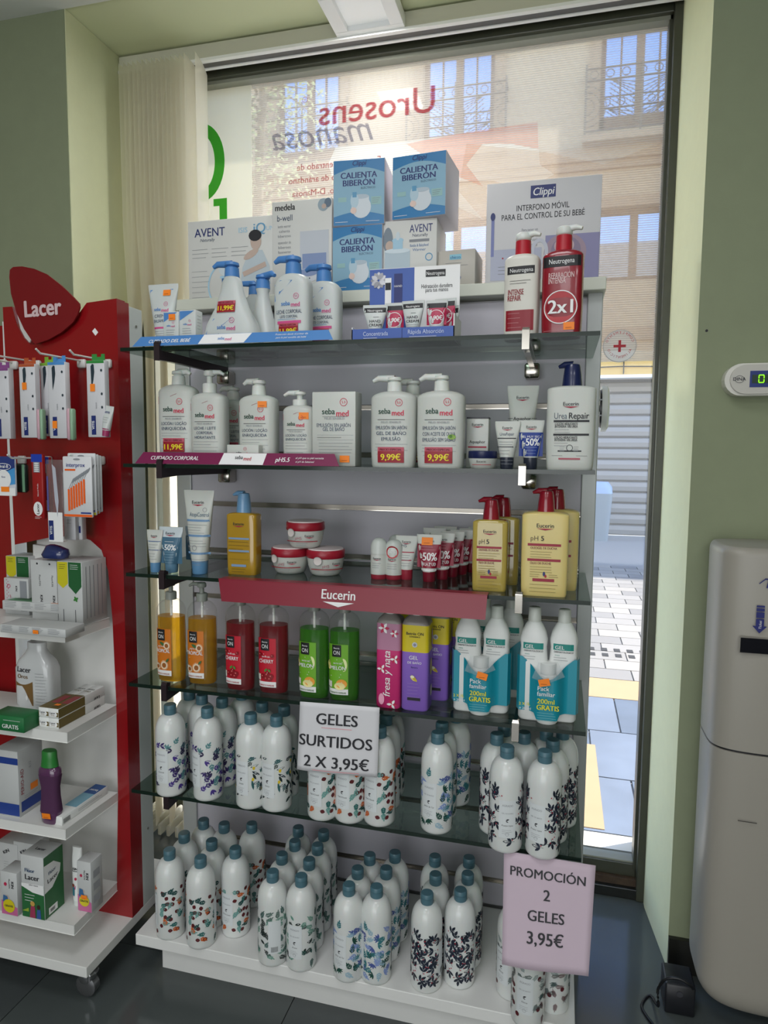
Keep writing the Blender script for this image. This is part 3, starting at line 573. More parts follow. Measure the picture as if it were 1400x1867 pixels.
# white and blue baby balm tube
x, y, w_, h = P(263, 318, 517, y=.05, z=z1)
def dk(d, h, w, r):
    d.poly([(-w*.42, h-.012), (w*.36, h-.012), (-w*.38, h-.052)], BABY, 0); seba(d, .0, h-.060, .036, BABY, PNK); d.txt('CREMA', 0, h-.075, .010, TXB, 1); d.txt('BALS\u00c1MICA', 0, h-.086, .010, TXB, 1, wmax=.034); d.rect(-.018, .018, h-.100, h-.096, PNK, 0); d.lines(-.017, .017, h-.106, 3, .005, GREYT)
t, f = tube('cream_tube', 'white cream tube with a blue corner and orange tag, leftmost on the top glass shelf', 'tube', (x, y+.018, z1), h, w_, .017, BWH, BWH, dk); sticker(t, f, .012, h-.020, .018, .013)
for i, (u0, u1, vt, yy, lb) in enumerate(((298, 326, 570, .040, 'small white cream box with a blue corner and orange tag on the top shelf'), (327, 357, 567, .045, 'small white cream box with a blue corner, untagged, on the top shelf'))):
    x, y, w_, h = P(u0, u1, vt, y=yy, z=z1)
    def dk(d, w=w_, h=h): d.poly([(-w/2+.002, h-.002), (w/2-.003, h-.002), (-w/2+.002, h-.022)], BABY, 0); seba(d, 0, h-.032, .020, BABY, PNK); d.lines(-w*.3, w*.3, h-.040, 3, .005, GREYT)
    t = carton('cream_box', lb, (x, y, z1), w_, .03, h, BWH, dk, side=lambda d, h=h: d.lines(.006, .024, h-.012, 5, .007, GREYT))
    if i == 0: sticker(t, front(0), .004, h-.012, .016, .013)
# conical foam bath bottles with blue pumps
def cone_bottle(w, dp, h, hp, lb, price=False, group='cone shaped baby bottles with blue pumps'):
    t = thing('pump_bottle', lb, 'bottle', group=group); a, b = w/2, dp/2
    s = [(0, a*.9, b*.9, 3), (.006, a*.98, b, 3), (h*.16, a, b, 3), (h*.36, a*.86, b*.95, 2.8), (h*.58, a*.58, b*.8, 2.4), (h*.8, a*.40, b*.6, 2.2), (h*.94, a*.34, b*.5, 2), (h, .016, .016, 2)]
    body(t, s, BWH); pump(t, h, .0165, hp-h, BABY, 'fat', ln=.045)
    d = Dec(); d.poly([(-a*.80, h*.22), (-a*.50, h*.42), (a*.15, h*.42), (-a*.1, h*.34), (-a*.66, h*.14)], BABY, 0); seba(d, -.002, h*.27, .044, BABY, PNK); d.txt('BA\u00d1O ESPUMA', -.006, h*.16, .009, TXB, 1, wmax=.05); d.rect(-.028, .03, h*.10, h*.12, PNK, 0); d.build('print', surf(s), t)
    if price: special(t, surf(s), -.004, h*.50, .044, '11,99\u20ac')
    return t
x, y, w_, h = P(366, 470, 478, y=.07, z=z1); b1 = cone_bottle(w_, .055, h*.83, h, 'white cone shaped baby bottle with a blue pump and an 11,99 price label', True); b1.location = (x, .085, z1)
x, y, w_, h = P(420, 494, 487, y=.17, z=z1); dup(b1, (x-.004, .20, z1), .1, 'white cone shaped baby bottle half hidden behind the priced one', scale=(.86, .86, .92))
x, y, w_, h = P(445, 502, 500, y=.12, z=z1); b2 = cone_bottle(.085, .05, h*.82, h, 'smaller white cone shaped baby bottle with its pump spout turned right'); b2.location = (x-.001, .14, z1); b2.rotation_euler.z = radians(150)
# dark gift bag with handle
t = thing('gift_bag', 'small dark bag with a thin grey handle behind the baby bottles', 'bag', (at(457, 520, y=.245).x, .245, z1)); m = MB(); m.loft([(0, .026, .014, 4), (.09, .024, .012, 4), (.135, .022, .004, 4)], M('20262a', .5)); m.build('bag', t); MB().tube([(-.012, 0, .13), (-.010, 0, .15), (0, 0, .157), (.010, 0, .15), (.012, 0, .13)], .0015, GREYT, 6).build('handle', t)
# flat body lotion bottles
def lotion(w, dp, h, hp, lb, price):
    t = thing('pump_bottle', lb, 'bottle', group='flat baby lotion bottles'); s = flat_secs(w, dp, h*.82, h, .017, 3.4); body(t, s, BWH); pump(t, h, .0175, hp-h, BABY, 'fat', ln=.045); a = w/2
    d = Dec(); d.poly([(-a*.86, h*.86), (-a*.86, h*.62), (-a*.5, h*.74), (a*.2, h*.90), (-a*.5, h*.91)], BABY, 0); seba(d, .004, h*.56, .044, BABY, PNK); d.txt('LECHE CORPORAL', 0, h*.45, .011, TXB, 1, wmax=.060); d.txt('LEITE CORPORAL', 0, h*.39, .008, TXB, 1, wmax=.042); d.lines(-.028, .02, h*.37, 1, .006, BABY); d.rect(-.028, .028, h*.31, h*.35, PNK, 0); d.build('print', surf(s), t)
    special(t, surf(s), -.001, h*.145, .046, price); return t
x, y, w_, h = P(493, 561, 465, y=.05, z=z1); l1 = lotion(w_, .042, h*.80, h, 'flat white baby lotion bottle with blue pump and 11,99 price label, front one', '11,99\u20ac'); l1.location = (x, .075, z1); l1.rotation_euler.z = radians(-6)
dup(l1, (x+.042, .15, z1), radians(-6), 'flat white baby lotion bottle directly behind the front one, only its right side showing')
# hand cream counter display
t = thing('counter_display', 'blue and white cardboard counter display with a printed silver bow, middle of the top shelf', 'display', (0, 0, 0))
a = at(641, 612, y=.035); b = at(828, 612, y=.035); X0, X1 = a.x, b.x; BLD = M('3f5fae', .45)
m = MB(); m.box(X0, X1, .035, .037, z1, z1+.026, BLD).box(X0, X0+.002, .035, .125, z1, z1+.03, WHT).box(X1-.002, X1, .035, .125, z1, z1+.05, WHT).box(X0, X1, .035, .125, z1+.001, z1+.003, WHT); m.build('tray', t)
xa, xb = at(674, 540, y=.125).x, at(838, 540, y=.125).x; hb = at(750, 487, y=.125).z-z1; xm = at(755, 540, y=.125).x
m = MB(); m.box(xa, xb, .125, .127, z1, z1+hb, WHT); m.build('back_card', t)
d = Dec(); d.rect(xa, xm, z1, z1+hb-.001, BLD, 0); xt = (xm+xb)/2; zt = z1+hb
d.rect(xt-.024, xt+.018, zt-.022, zt-.008, BLACK, 1); d.txt('Neutrogena', xt-.003, zt-.019, .011, WHT, 2, wmax=.038); d.txt('Hidrataci\u00f3n duradera', xt+.0, zt-.045, .012, INK, 1, wmax=.066); d.txt('para tus manos', xt+.0, zt-.053, .012, INK, 1, wmax=.048)
for k in range(12): tt = k*pi/6; d.leaf(xa+.020+.002*cos(tt), zt-.024+.002*sin(tt), .016, .010, tt, M('b4b4ba' if k % 2 else '8b8b92', .2, .7), 1+k % 3)
d.rect(xa+.034, xa+.048, zt-.085, zt-.020, WHT, 1); d.rect(xa+.035, xa+.047, zt-.045, zt-.030, INK, 2); d.rect(xa+.054, xa+.072, zt-.075, zt-.012, NAVY, 1); d.txt('HAND', xa+.063, zt-.040, .006, WHT, 2)
d.build('card_print', front(.125), t)
d = Dec(); d.txt('Concentrada', X0+(X1-X0)*.24, z1+.012, .012, M('c9d4ee', .5), 1, wmax=.052); d.lines(X0+.025, X0+.06, z1+.007, 1, .01, WHT); d.txt('R\u00e1pida Absorci\u00f3n', X0+(X1-X0)*.73, z1+.013, .012, M('c9d4ee', .5), 1, wmax=.072); d.lines(X1-.09, X1-.025, z1+.007, 1, .01, WHT); d.rect((X0+X1)/2-.0004, (X0+X1)/2+.0004, z1, z1+.025, NAVY, 1); d.build('tray_print', front(.035), t)
def hand_tube(u0, u1, vt, y, kind, rz, lb):
    x, _, w_, h = P(u0, u1, vt, y=y, z=z1+.003); h = max(.075, h-.002)
    def dk(d, h, w, r):
        d.rect(-w*.44, w*.44, h-.016, h-.006, BLACK, 0)
        if kind == 'white': d.txt('Neutrogena', 0, h-.014, .007, WHT, 1, wmax=w*.6); d.lines(-w*.05, w*.25, h-.026, 1, .004, INK); d.txt('HAND', w*.02, h-.037, .008, INK, 1, bold=.02); d.txt('CREAM', w*.03, h-.045, .008, INK, 1, bold=.02); d.lines(-w*.2, w*.3, h-.050, 2, .004, GREYT)
        else: d.rect(-w*.45, w*.45, .030, h-.016, M('b3204c', .45), 0); d.ring(0, h-.036, .016, .0012, WHT, 1); d.txt('9,90\u20ac', 0, h-.041, .013, WHT, 1, bold=.03, wmax=.026)
    return tube('hand_cream', lb, 'tube', (x, y, z1+.0035), h, w_, .013, BWH, BWH, dk, rz, 'hand cream tubes in the counter display')[0]
hand_tube(662, 706, 557, .062, 'white', radians(5), 'white hand cream tube with a black band, leftmost in the blue display')
hand_tube(702, 738, 553, .078, 'price', 0, 'raspberry red 9,90 hand cream tube, left one in the blue display')
hand_tube(732, 774, 549, .062, 'white', radians(-5), 'white hand cream tube with a black band in the middle of the blue display')
hand_tube(776, 816, 548, .064, 'price', 0, 'raspberry red 9,90 hand cream tube, right one in the blue display')
hand_tube(792, 832, 545, .092, 'price', radians(-8), 'raspberry red hand cream tube tucked behind the right 9,90 one')
hand_tube(806, 838, 558, .108, 'white', radians(-10), 'hand cream tube at the right rear corner of the display')
# red and white pump bottles, right
def neut(u0, u1, vt, vs, y, bc, pc, hc, lb):
    x, _, w_, hp = P(u0, u1, vt, y=y, z=z1); h = at((u0+u1)/2, vs, y=y).z-z1; t = thing('pump_bottle', lb, 'bottle', (x, y+.022, z1), radians(-8)); s = flat_secs(w_, .044, h*.93, h, .0165, 4); body(t, s, bc)
    m = MB(); m.lathe([(h, .0155), (h+(hp-h)*.62, .0148)], pc, 22); m.build('collar', t); m = MB(); zt = hp-(hp-h)*.38; m.lathe([(zt, .012), (zt+.004, .0155), (hp-.003, .0145), (hp, .010)], hc, 20).tube([(0, 0, hp-.006), (.022, -.004, hp-.004), (.034, -.006, hp-.008)], [.007, .0055, .0035], hc, 8); m.build('pump_head', t)
    return t, s, w_, h
RB = M('8d1024', .25, coat=.5); t, s, w_, h = neut(920, 985, 422, 461, .06, M('d8d5cc', .35), M('b31a2c', .4), PUMPW, 'white body lotion bottle with a red collared pump on the top shelf')
d = Dec(); d.rect(-w_*.38, w_*.40, h*.76, h*.85, BLACK, 0); d.txt('Neutrogena', .002, h*.78, .011, WHT, 1, wmax=w_*.66); d.lines(-w_*.3, w_*.3, h*.68, 2, .005, INK); d.txt('INTENSE', -w_*.12, h*.52, .015, M('8d1024', .5), 1, bold=.03, wmax=w_*.45); d.txt('REPAIR', -w_*.16, h*.45, .015, M('8d1024', .5), 1, bold=.03, wmax=w_*.38); d.rect(-w_*.40, w_*.40, h*.10, h*.34, M('8d1024', .4), 0); d.lines(-w_*.34, w_*.1, h*.30, 4, .009, M('c98a90', .5)); d.build('print', surf(s), t)
t, s, w_, h = neut(990, 1066, 410, 453, .05, RB, M('b31a2c', .4), PUMPW, 'dark red body lotion bottle with a white pump and a round 2x1 sticker')
d = Dec(); d.rect(-w_*.46, w_*.46, h*.80, h*.92, BLACK, 0); d.txt('Neutrogena', 0, h*.835, .013, WHT, 1, wmax=w_*.62); d.txt('REPARACI\u00d3N', .0, h*.67, .015, M('e3c8c8', .5), 1, bold=.01, wmax=w_*.62); d.txt('INTENSA', -w_*.10, h*.61, .015, M('e3c8c8', .5), 1, bold=.01, wmax=w_*.42)
d.ell(0, h*.34, w_*.41, w_*.41, M('b3202c', .4), 1, 40); d.ring(0, h*.34, w_*.41, .0018, WHT, 2, 40); d.txt('2x1', 0, h*.27, .036, WHT, 2, bold=.03, wmax=w_*.64); d.lines(-w_*.4, w_*.3, h*.07, 2, .006, M('c98a90', .5)); d.build('print', surf(s), t); sticker(t, surf(s), w_*.22, h*.12, .020, .014)
# ================================================================== SHELF 2
z2 = Z[1]; SW = M('cacdc7', .38, sss=.1); MAR = M('6d1538', .4); RB2 = M('7a1030', .4)
def seba_label(d, w, h, ttl, red=True, fam=('LOCI\u00d3N / LO\u00c7\u00c3O', 'ENRIQUECIDA'), top=.86):
    a = w/2
    if red: d.poly([(-a*.92, h*(top-.01)), (a*.22, h*(top+.02)), (-a*.1, h*(top-.01)), (-a*.92, h*(top-.11))], M('a81e3e', .45), 0)
    zz = h*(top-.20); seba(d, 0, zz, w*.56, M('24493a', .5)); d.rect(-w*.30, w*.30, zz-w*.13, zz-w*.12, INK, 0); d.txt('PIELES SENSIBLES', 0, zz-w*.20, w*.06, GREYT, 1, wmax=w*.5)
    for i, st in enumerate(fam): d.txt(st, 0, zz-w*(.33+.12*i), w*.105, TXB, 1, wmax=min(w*.68, len(st)*w*.06))
    zz -= w*(.33+.12*len(fam)-.04); d.rect(-w*.36, w*.36, zz, zz+.0006, GREYT, 0); d.lines(-w*.34, w*.30, zz-.006, 1, .01, GREYT); d.rect(-w*.36, w*.36, zz-.012, zz-.0114, GREYT, 0)
    n = max(1, int((zz-.03)/.008)); d.lines(-w*.32, w*.34, zz-.020, min(n, 5), .0075, GREYT)
def seba_bottle(u0, u1, vt, vs, vb, lb, fam, style='long', price=None, rz=0, red=True, dp=.05, loc=None, dr=-1, grp='white pump bottles on the second shelf', top=.86, ln=.036):
    x, y, w_, hp = P(u0, u1, vt, y=.03+(850-vb)*.004, z=z2); h = at((u0+u1)/2, vs, y=y).z-z2; h = max(h, hp*.7)
    t = thing('pump_bottle', lb, 'bottle', loc or (x, y+dp/2, z2), rz, grp); s = flat_secs(w_, dp, h*.90, h, .0145, 3.2); body(t, s, SW); pump(t, h, .0155, hp-h, PUMPW, style, dr, ln)
    d = Dec(); seba_label(d, w_, h, None, red, fam, top); d.build('print', surf(s), t)
    if price: special(t, surf(s), 0, h*.06 if price[0] == '9' else h*.15, w_*.58, price)
    return t, s, w_, h
LO = ('LOCI\u00d3N / LO\u00c7\u00c3O', 'ENRIQUECIDA')
seba_bottle(282, 349, 675, 700, 843, 'white lotion bottle with 11,99 price label at the left end of the second shelf', LO, 'fat', '11,99\u20ac', dr=1, ln=.03)
seba_bottle(341, 404, 674, 715, 846, 'white lotion bottle with a long thin stemmed pump, second from left on the second shelf', ('LECHE / LEITE', 'CORPORAL', 'HIDRATANTE'), 'long', dr=1)
a = at(420, 835, z=z2+.0); t, s, w_, h = seba_bottle(388, 450, 698, 722, 838, 'greyish lotion bottle half hidden between two front ones on the second shelf', ('LECHE / LEITE', 'CORPORAL', 'HIDRATANTE'), 'fat', '11,99\u20ac', loc=(at(419, 780, y=.17).x, .19, z2))
t, s, w_, h = seba_bottle(430, 497, 692, 719, 848, 'white lotion bottle with an orange tag behind the small white box', LO, 'fat'); sticker(t, surf(s), w_*.22, h*.86, .020, .013)
t, s, w_, h = seba_bottle(511, 567, 713, 738, 850, 'smallest white lotion bottle with an orange tag beside the white gel carton', LO, 'long'); sticker(t, surf(s), w_*.26, h*.82, .020, .014)
x, y, w_, h = P(414, 478, 811, y=.018, z=z2)
def dk(d, w=w_, h=h): seba(d, -.002, h*.55, .026, M('24493a', .5)); d.rect(-.012, .012, h*.22, h*.38, NAVY, 0)
for k in range(1):
    t = carton('soap_box', 'small low white box in front of the tagged lotion bottle', (x-.004, y, z2), w_*.9, .025, h, SW, dk)
    d = Dec(); [d.rect(.006+.002*i, .0068+.002*i, h*.3, h*.9, INK, 0) for i in range(9)]; d.build('barcode', right(w_*.43), t, eps=.0003)
x, y, w_, h = P(569, 648, 715, y=.03, z=z2)
def dk(d, w=w_, h=h):
    seba(d, .004, h*.70, w*.62, M('24493a', .5)); d.rect(-w*.26, w*.32, h*.665, h*.669, INK, 0); d.txt('PIELES SENSIBLES', .002, h*.63, .006, GREYT, 1, wmax=w*.5); d.txt('EMULSI\u00d3N SIN JAB\u00d3N', 0, h*.53, .0105, TXB, 1, wmax=w*.78); d.txt('GEL DE BA\u00d1O', 0, h*.475, .0105, TXB, 1, wmax=w*.5)
    d.rect(-w*.38, w*.45, h*.42, h*.423, GREYT, 0); d.lines(-w*.38, w*.2, h*.385, 1, .01, INK); d.rect(-w*.38, w*.45, h*.355, h*.358, GREYT, 0); d.lines(-w*.34, w*.44, h*.31, 4, .0065, GREYT, rag=.15)
t = carton('gel_carton', 'tall white gel carton in the middle of the second shelf', (x, y, z2), w_, .045, h, SW, dk); sticker(t, front(0), w_*.26, h*.10, .021, .014)
t, s, w_, h = seba_bottle(672, 755, 686, 712, 853, 'large white soap bottle with 9,99 price label, left one of two', ('EMULSI\u00d3N SIN JAB\u00d3N', 'GEL DE BA\u00d1O', 'EMULS\u00c3O'), 'fat', '9,99\u20ac', red=False, dp=.055, top=.90, ln=.045)
P1 = t
t, s, w_, h = seba_bottle(757, 845, 683, 711, 854, 'large white olive oil soap bottle with 9,99 price label, right one of two', ('EMULSI\u00d3N SIN JAB\u00d3N', 'CON ACEITE DE OLIVA', 'EMULS\u00c3O SEM SAB\u00c3O'), 'fat', '9,99\u20ac', red=False, dp=.055, top=.90, ln=.045)
d = Dec(); d.ell(w_*.27, h*.40, .008, .005, M('8fb552', .5), 3, 14); d.ell(w_*.25, h*.41, .003, .003, M('4f7f2c', .5), 4, 10); d.build('olive_print', surf(s), t)
c = dup(P1, (P1.location.x+.022, P1.location.y+.075, z2), 0, 'large white soap bottle behind the left 9,99 one, only its pump showing')
# small items, right
DKB = M('1b2350', .35)
x, y, w_, h = P(850, 890, 760, y=.09, z=z2)
def dk(d, w=w_, h=h): eucerin(d, 0, h*.82, w*.62); d.txt('Aquaphor', 0, h*.48, .0085, INK, 1, bold=.02, wmax=w*.72); d.rect(-w*.42, w*.42, h*.39, h*.42, M('a5173a', .5), 0); d.lines(-w*.2, w*.2, h*.33, 1, .01, GREYT)
t = carton('ointment_box', 'slim white ointment box with a dark top edge on the second shelf', (x, .09, z2), w_, .035, h-.004, SW, dk); MB().box(-w_/2, w_/2, 0, .035, h-.004, h-.001, M('2a2a34', .4)).build('lid_edge', t)
x, y, w_, h = P(850, 903, 822, y=.02, z=z2); r = w_/2
t = thing('cream_jar', 'small white cream jar with a navy lid on the second shelf', 'jar', (x, y+r, z2)); MB().lathe([(0, r*.80), (.004, r*.90), (h*.55, r), (h*.6, r*.9)], SW, 32).build('jar', t); MB().lathe([(h*.58, r*.98), (h*.62, r*1.02), (h*.97, r*1.0), (h, r*.95)], DKB, 32).build('lid', t); d = Dec(); d.rect(-r*.7, r*.7, h*.20, h*.23, REDT, 0); d.txt('Eucerin', 0, h*.34, .006, INK); d.build('print', cyl(r*.97), t)
def euc_tube(h0, kind):
    def dk(d, h, w, r):
        eucerin(d, 0, h*.84, w*.48)
        if kind == 'aqua': d.txt('Aquaphor', 0, h*.58, .010, INK, 1, bold=.02, wmax=w*.55); d.rect(-w*.46, -w*.30, h*.60, h*.605, INK, 0); d.rect(w*.30, w*.46, h*.60, h*.605, INK, 0); d.rect(-w*.34, w*.34, h*.50, h*.54, M('a5173a', .5), 0); d.lines(-w*.32, w*.34, h*.46, 3, .006, GREYT)
        elif kind == 'urea': d.txt('UreaRepair', 0, h*.70, .0085, TXB, 1, wmax=w*.56); [d.rect(-w*.38, w*.36, h*q, h*(q+.02), INK, 0) for q in (.63, .45)]; d.lines(-w*.3, w*.3, h*.56, 3, .005, GREYT); d.lines(-w*.28, w*.28, h*.38, 5, .0065, GREYT)
        elif kind == 'blue': d.rect(-w*.46, w*.46, h*.26, h*.75, M('1e3a8c', .4), 0, st=.003); d.txt('PIEL MUY SECA', 0, h*.64, .006, WHT, 1); d.txt('-50%', 0, h*.48, .020, WHT, 1, bold=.03, wmax=w*.62); d.lines(-w*.26, w*.26, h*.44, 3, .006, M('8a9ccc', .5))
        elif kind == 'teal': d.rect(-w*.47, w*.47, .02, h*.78, M('466d86', .4), 0, st=.003); d.lines(-w*.2, w*.2, h*.68, 2, .006, WHT); d.txt('-50%', 0, h*.50, .017, WHT, 1, bold=.03, wmax=w*.62); d.lines(-w*.24, w*.22, h*.46, 5, .006, M('8fb0c2', .5))
        elif kind == 'small': [d.rect(-w*.42, w*.42, h*q, h*(q+.02), M('5b6f96', .5), 0) for q in (.72, .52)]; d.lines(-w*.3, w*.3, h*.65, 3, .006, GREYT); d.lines(-w*.3, w*.3, h*.44, 3, .006, GREYT)
        elif kind == 'red': d.rect(-w*.47, w*.47, .03, h*.80, M('8c1230', .35), 0, st=.003); d.lines(-w*.3, w*.3, h*.74, 2, .006, M('c98a90', .5)); d.txt('-50%', 0, h*.46, .024, WHT, 1, bold=.03, wmax=w*.66); d.txt('EN LA 2\u00aa UD', 0, h*.35, .010, WHT, 1, bold=.02, wmax=w*.58); d.lines(-w*.2, w*.2, h*.27, 2, .006, M('c98a90', .5)); d.rect(-w*.3, w*.3, .024, .028, WHT, 1)
        elif kind == 'ph5': d.txt('pH5', -w*.14, h*.74, .010, TXB, 1); [d.rect(-w*.36, w*.36, h*q, h*(q+.022), M('a5173a', .5), 0) for q in (.62, .44)]; d.lines(-w*.3, w*.3, h*.56, 3, .005, GREYT); d.lines(-w*.3, w*.3, h*.38, 2, .005, GREYT); d.rect(-w*.26, w*.26, h*.22, h*.235, M('a5173a', .5), 0)
        elif kind == 'atopi':
            d.txt('AtopiControl', w*.06, h*.69, .013, M('5a6f80', .5), 1, bold=.01, wmax=w*.62); d.ring(w*.24, h*.77, .005, .0008, GREYT, 1)
            for q in (.63, .45, .24): d.rect(-w*.36, w*.38, h*q, h*(q+.025), M('6f93b8', .5), 0)
            d.lines(-w*.36, w*.34, h*.59, 4, .006, GREYT); d.lines(-w*.34, w*.3, h*.40, 3, .006, GREYT); d.lines(-w*.3, w*.3, h*.18, 3, .006, GREYT); d.ring(-w*.05, h*.32, .006, .001, GREYT, 1)
    return dk
CAPB = M('2c3140', .3)
x, _, w_, h = P(923, 981, 703, y=.12, z=z2); tube('cream_tube', 'white ointment tube standing tallest behind the two small tubes', 'tube', (x, .135, z2), h, w_, .018, SW, M('c9c9c5', .4), euc_tube(h, 'aqua'))
x, _, w_, h = P(900, 947, 768, y=.03, z=z2); tube('cream_tube', 'small white urea cream tube left of the blue one', 'tube', (x, .046, z2), h, w_, .014, SW, CAPB, euc_tube(h, 'urea'), radians(-4))
x, _, w_, h = P(943, 991, 766, y=.035, z=z2); tube('cream_tube', 'small blue -50% cream tube on the second shelf', 'tube', (x, .052, z2), h, w_, .014, SW, CAPB, euc_tube(h, 'blue'), radians(6))
# big urea repair bottle
x, y, w_, hp = P(998, 1089, 662, y=.02, z=z2); h = at(1043, 702, y=y).z-z2; t = thing('pump_bottle', 'big white lotion bottle with a navy dispenser at the right of the second shelf', 'bottle', (x, y+.028, z2), radians(-3)); s = flat_secs(w_, .056, h*.955, h, .018, 5); body(t, s, SW); pump(t, h, .0185, hp-h, M('15204e', .3, coat=.4), 'hood', ln=.026)
d = Dec(); eucerin(d, 0, h*.76, w_*.38); d.txt('Urea', -w_*.20, h*.605, .0165, M('5a6470', .5), 1, wmax=w_*.26); d.txt('Repair', w_*.17, h*.605, .0165, INK, 1, bold=.02, wmax=w_*.40)
for q in (.565, .405): d.rect(-w_*.34, w_*.38, h*q, h*(q+.024), INK, 0)
d.txt('LOCI\u00d3N HIDRATANTE', -w_*.08, h*.53, .0065, INK, 1, bold=.03, wmax=w_*.46); d.txt('INTENSIVA 10% UREA', -w_*.08, h*.50, .0065, INK, 1, bold=.03, wmax=w_*.46); d.lines(-w_*.32, w_*.0, h*.475, 2, .005, GREYT); d.txt('LO\u00c7\u00c3O HIDRATANTE', -w_*.08, h*.37, .0065, INK, 1, bold=.03, wmax=w_*.46); d.txt('INTENSIVA 10% UREIA', -w_*.08, h*.34, .0065, INK, 1, bold=.03, wmax=w_*.46)
d.lines(-w_*.32, w_*.0, h*.315, 2, .005, GREYT); d.ring(0, h*.26, .006, .001, INK, 1); d.lines(-w_*.2, -w_*.08, h*.27, 3, .004, GREYT); d.lines(w_*.08, w_*.2, h*.27, 3, .004, GREYT); d.rect(-w_*.24, w_*.24, h*.215, h*.23, INK, 0); d.rect(-w_*.36, -w_*.14, h*.165, h*.168, INK, 0); d.rect(w_*.14, w_*.36, h*.165, h*.168, INK, 0); d.rect(-w_*.22, w_*.22, h*.12, h*.14, M('b05060', .5), 0); d.build('print', surf(s), t)
def dk(d, L, h):
    d.poly([(L*.43, .0005), (L*.445, h-.0005), (L*.655, h-.0005), (L*.645, .0005)], WHT, 0); d.txt('CUIDADO CORPORAL', L*.20, h*.36, h*.46, WHT, 1, bold=.02, wmax=L*.27, shear=.15); seba(d, L*.545, h*.48, L*.08, INK, REDT, False)
    d.txt('pH5.5', L*.735, h*.30, h*.52, WHT, 1, bold=.03, wmax=L*.09, shear=.15); d.txt('el pH que tu piel necesita', L*.86, h*.55, h*.24, WHT, 1, wmax=L*.13, shear=.2); d.txt('el pH de Sebamed', L*.84, h*.25, h*.22, WHT, 1, wmax=L*.09, shear=.2)
banner('shelf_strip', 'dark red and white body care strip along the front of the second glass shelf', 246, 845, 618, 852, .025, z2, [M('7a1c4c', .4)], dk)
# small round fan behind the unit
t = thing('round_ventilator', 'round white ventilator disc seen edge-on behind the right side of the shelving', 'ventilator', (1.026, .40, 1.365)); m = MB(); v = []; N = 32; prof = ((.0, .054), (.012, .054), (.0165, .046), (.0185, .02), (.019, .004))
for k in range(N): tt = 2*pi*k/N; v += [(dx, rr*cos(tt), rr*sin(tt)) for dx, rr in prof]+[(.0, .047*cos(tt), .047*sin(tt))]
K = len(prof)+1
m.add(v, [(K*k+i, K*((k+1) % N)+i, K*((k+1) % N)+i+1, K*k+i+1) for k in range(N) for i in range(K-2)]+[(K*k+K-1, K*((k+1) % N)+K-1, K*((k+1) % N), K*k) for k in range(N)]+[tuple(K*k+K-2 for k in range(N))], WHITE, True); m.build('housing', t)
m = MB(); v = [(dx, .044*cos(2*pi*k/24), .044*sin(2*pi*k/24)) for dx in (-.004, .010) for k in range(24)]; m.add(v, [(k, (k+1) % 24, 24+(k+1) % 24, 24+k) for k in range(24)]+[tuple(range(24))], M('4c4c50', .3), True); m.build('motor_drum', t)
for z_ in (-.018, .018): MB().box(-.006, .006, -.046, .046, z_-.0015, z_+.0015, M('b9bcc4', .3)).build('guard_bar', t)
MB().tube([(-.004, 0, 0), (-.0085, -.01, 0)], .008, M('4c4c50', .4), 10).build('mount', t)
# ================================================================== SHELF 3
z3 = Z[2]; LTB = M('5f8fb8', .4)
x, _, w_, h = P(262, 291, 966, 1044, z=z3); y = at(276, 1044, z=z3).y
tube('cream_tube', 'small white cream tube with blue bands, leftmost on the third shelf', 'tube', (x, y+.014, z3), h, w_, .012, SW, LTB, euc_tube(h, 'small'))
tube('cream_tube', 'small white cream tube tucked behind the leftmost one on the third shelf', 'tube', (x+.014, y+.055, z3), h+.003, w_, .012, SW, LTB, euc_tube(h, 'small'))
x, y, w_, h = P(284, 327, 961, 1045, z=z3); tube('cream_tube', 'grey-blue -50% cream tube in front on the third shelf', 'tube', (x, y+.016, z3), h, w_, .015, M('c9d3d8', .4), M('5f86a0', .35), euc_tube(h, 'teal'))
tube('cream_tube', 'darker grey-blue -50% cream tube standing behind the front one', 'tube', (x+.030, y+.075, z3), h-.004, w_, .015, M('8fa0aa', .4), M('4a6e82', .35), euc_tube(h, 'teal'))
x, y, w_, h = P(328, 383, 894, 1048, z=z3); t, f = tube('cream_tube', 'large tall white and blue cream tube on the third shelf', 'tube', (x, y+.02, z3), h, w_, .0185, SW, LTB, euc_tube(h, 'atopi'), cap=.030)
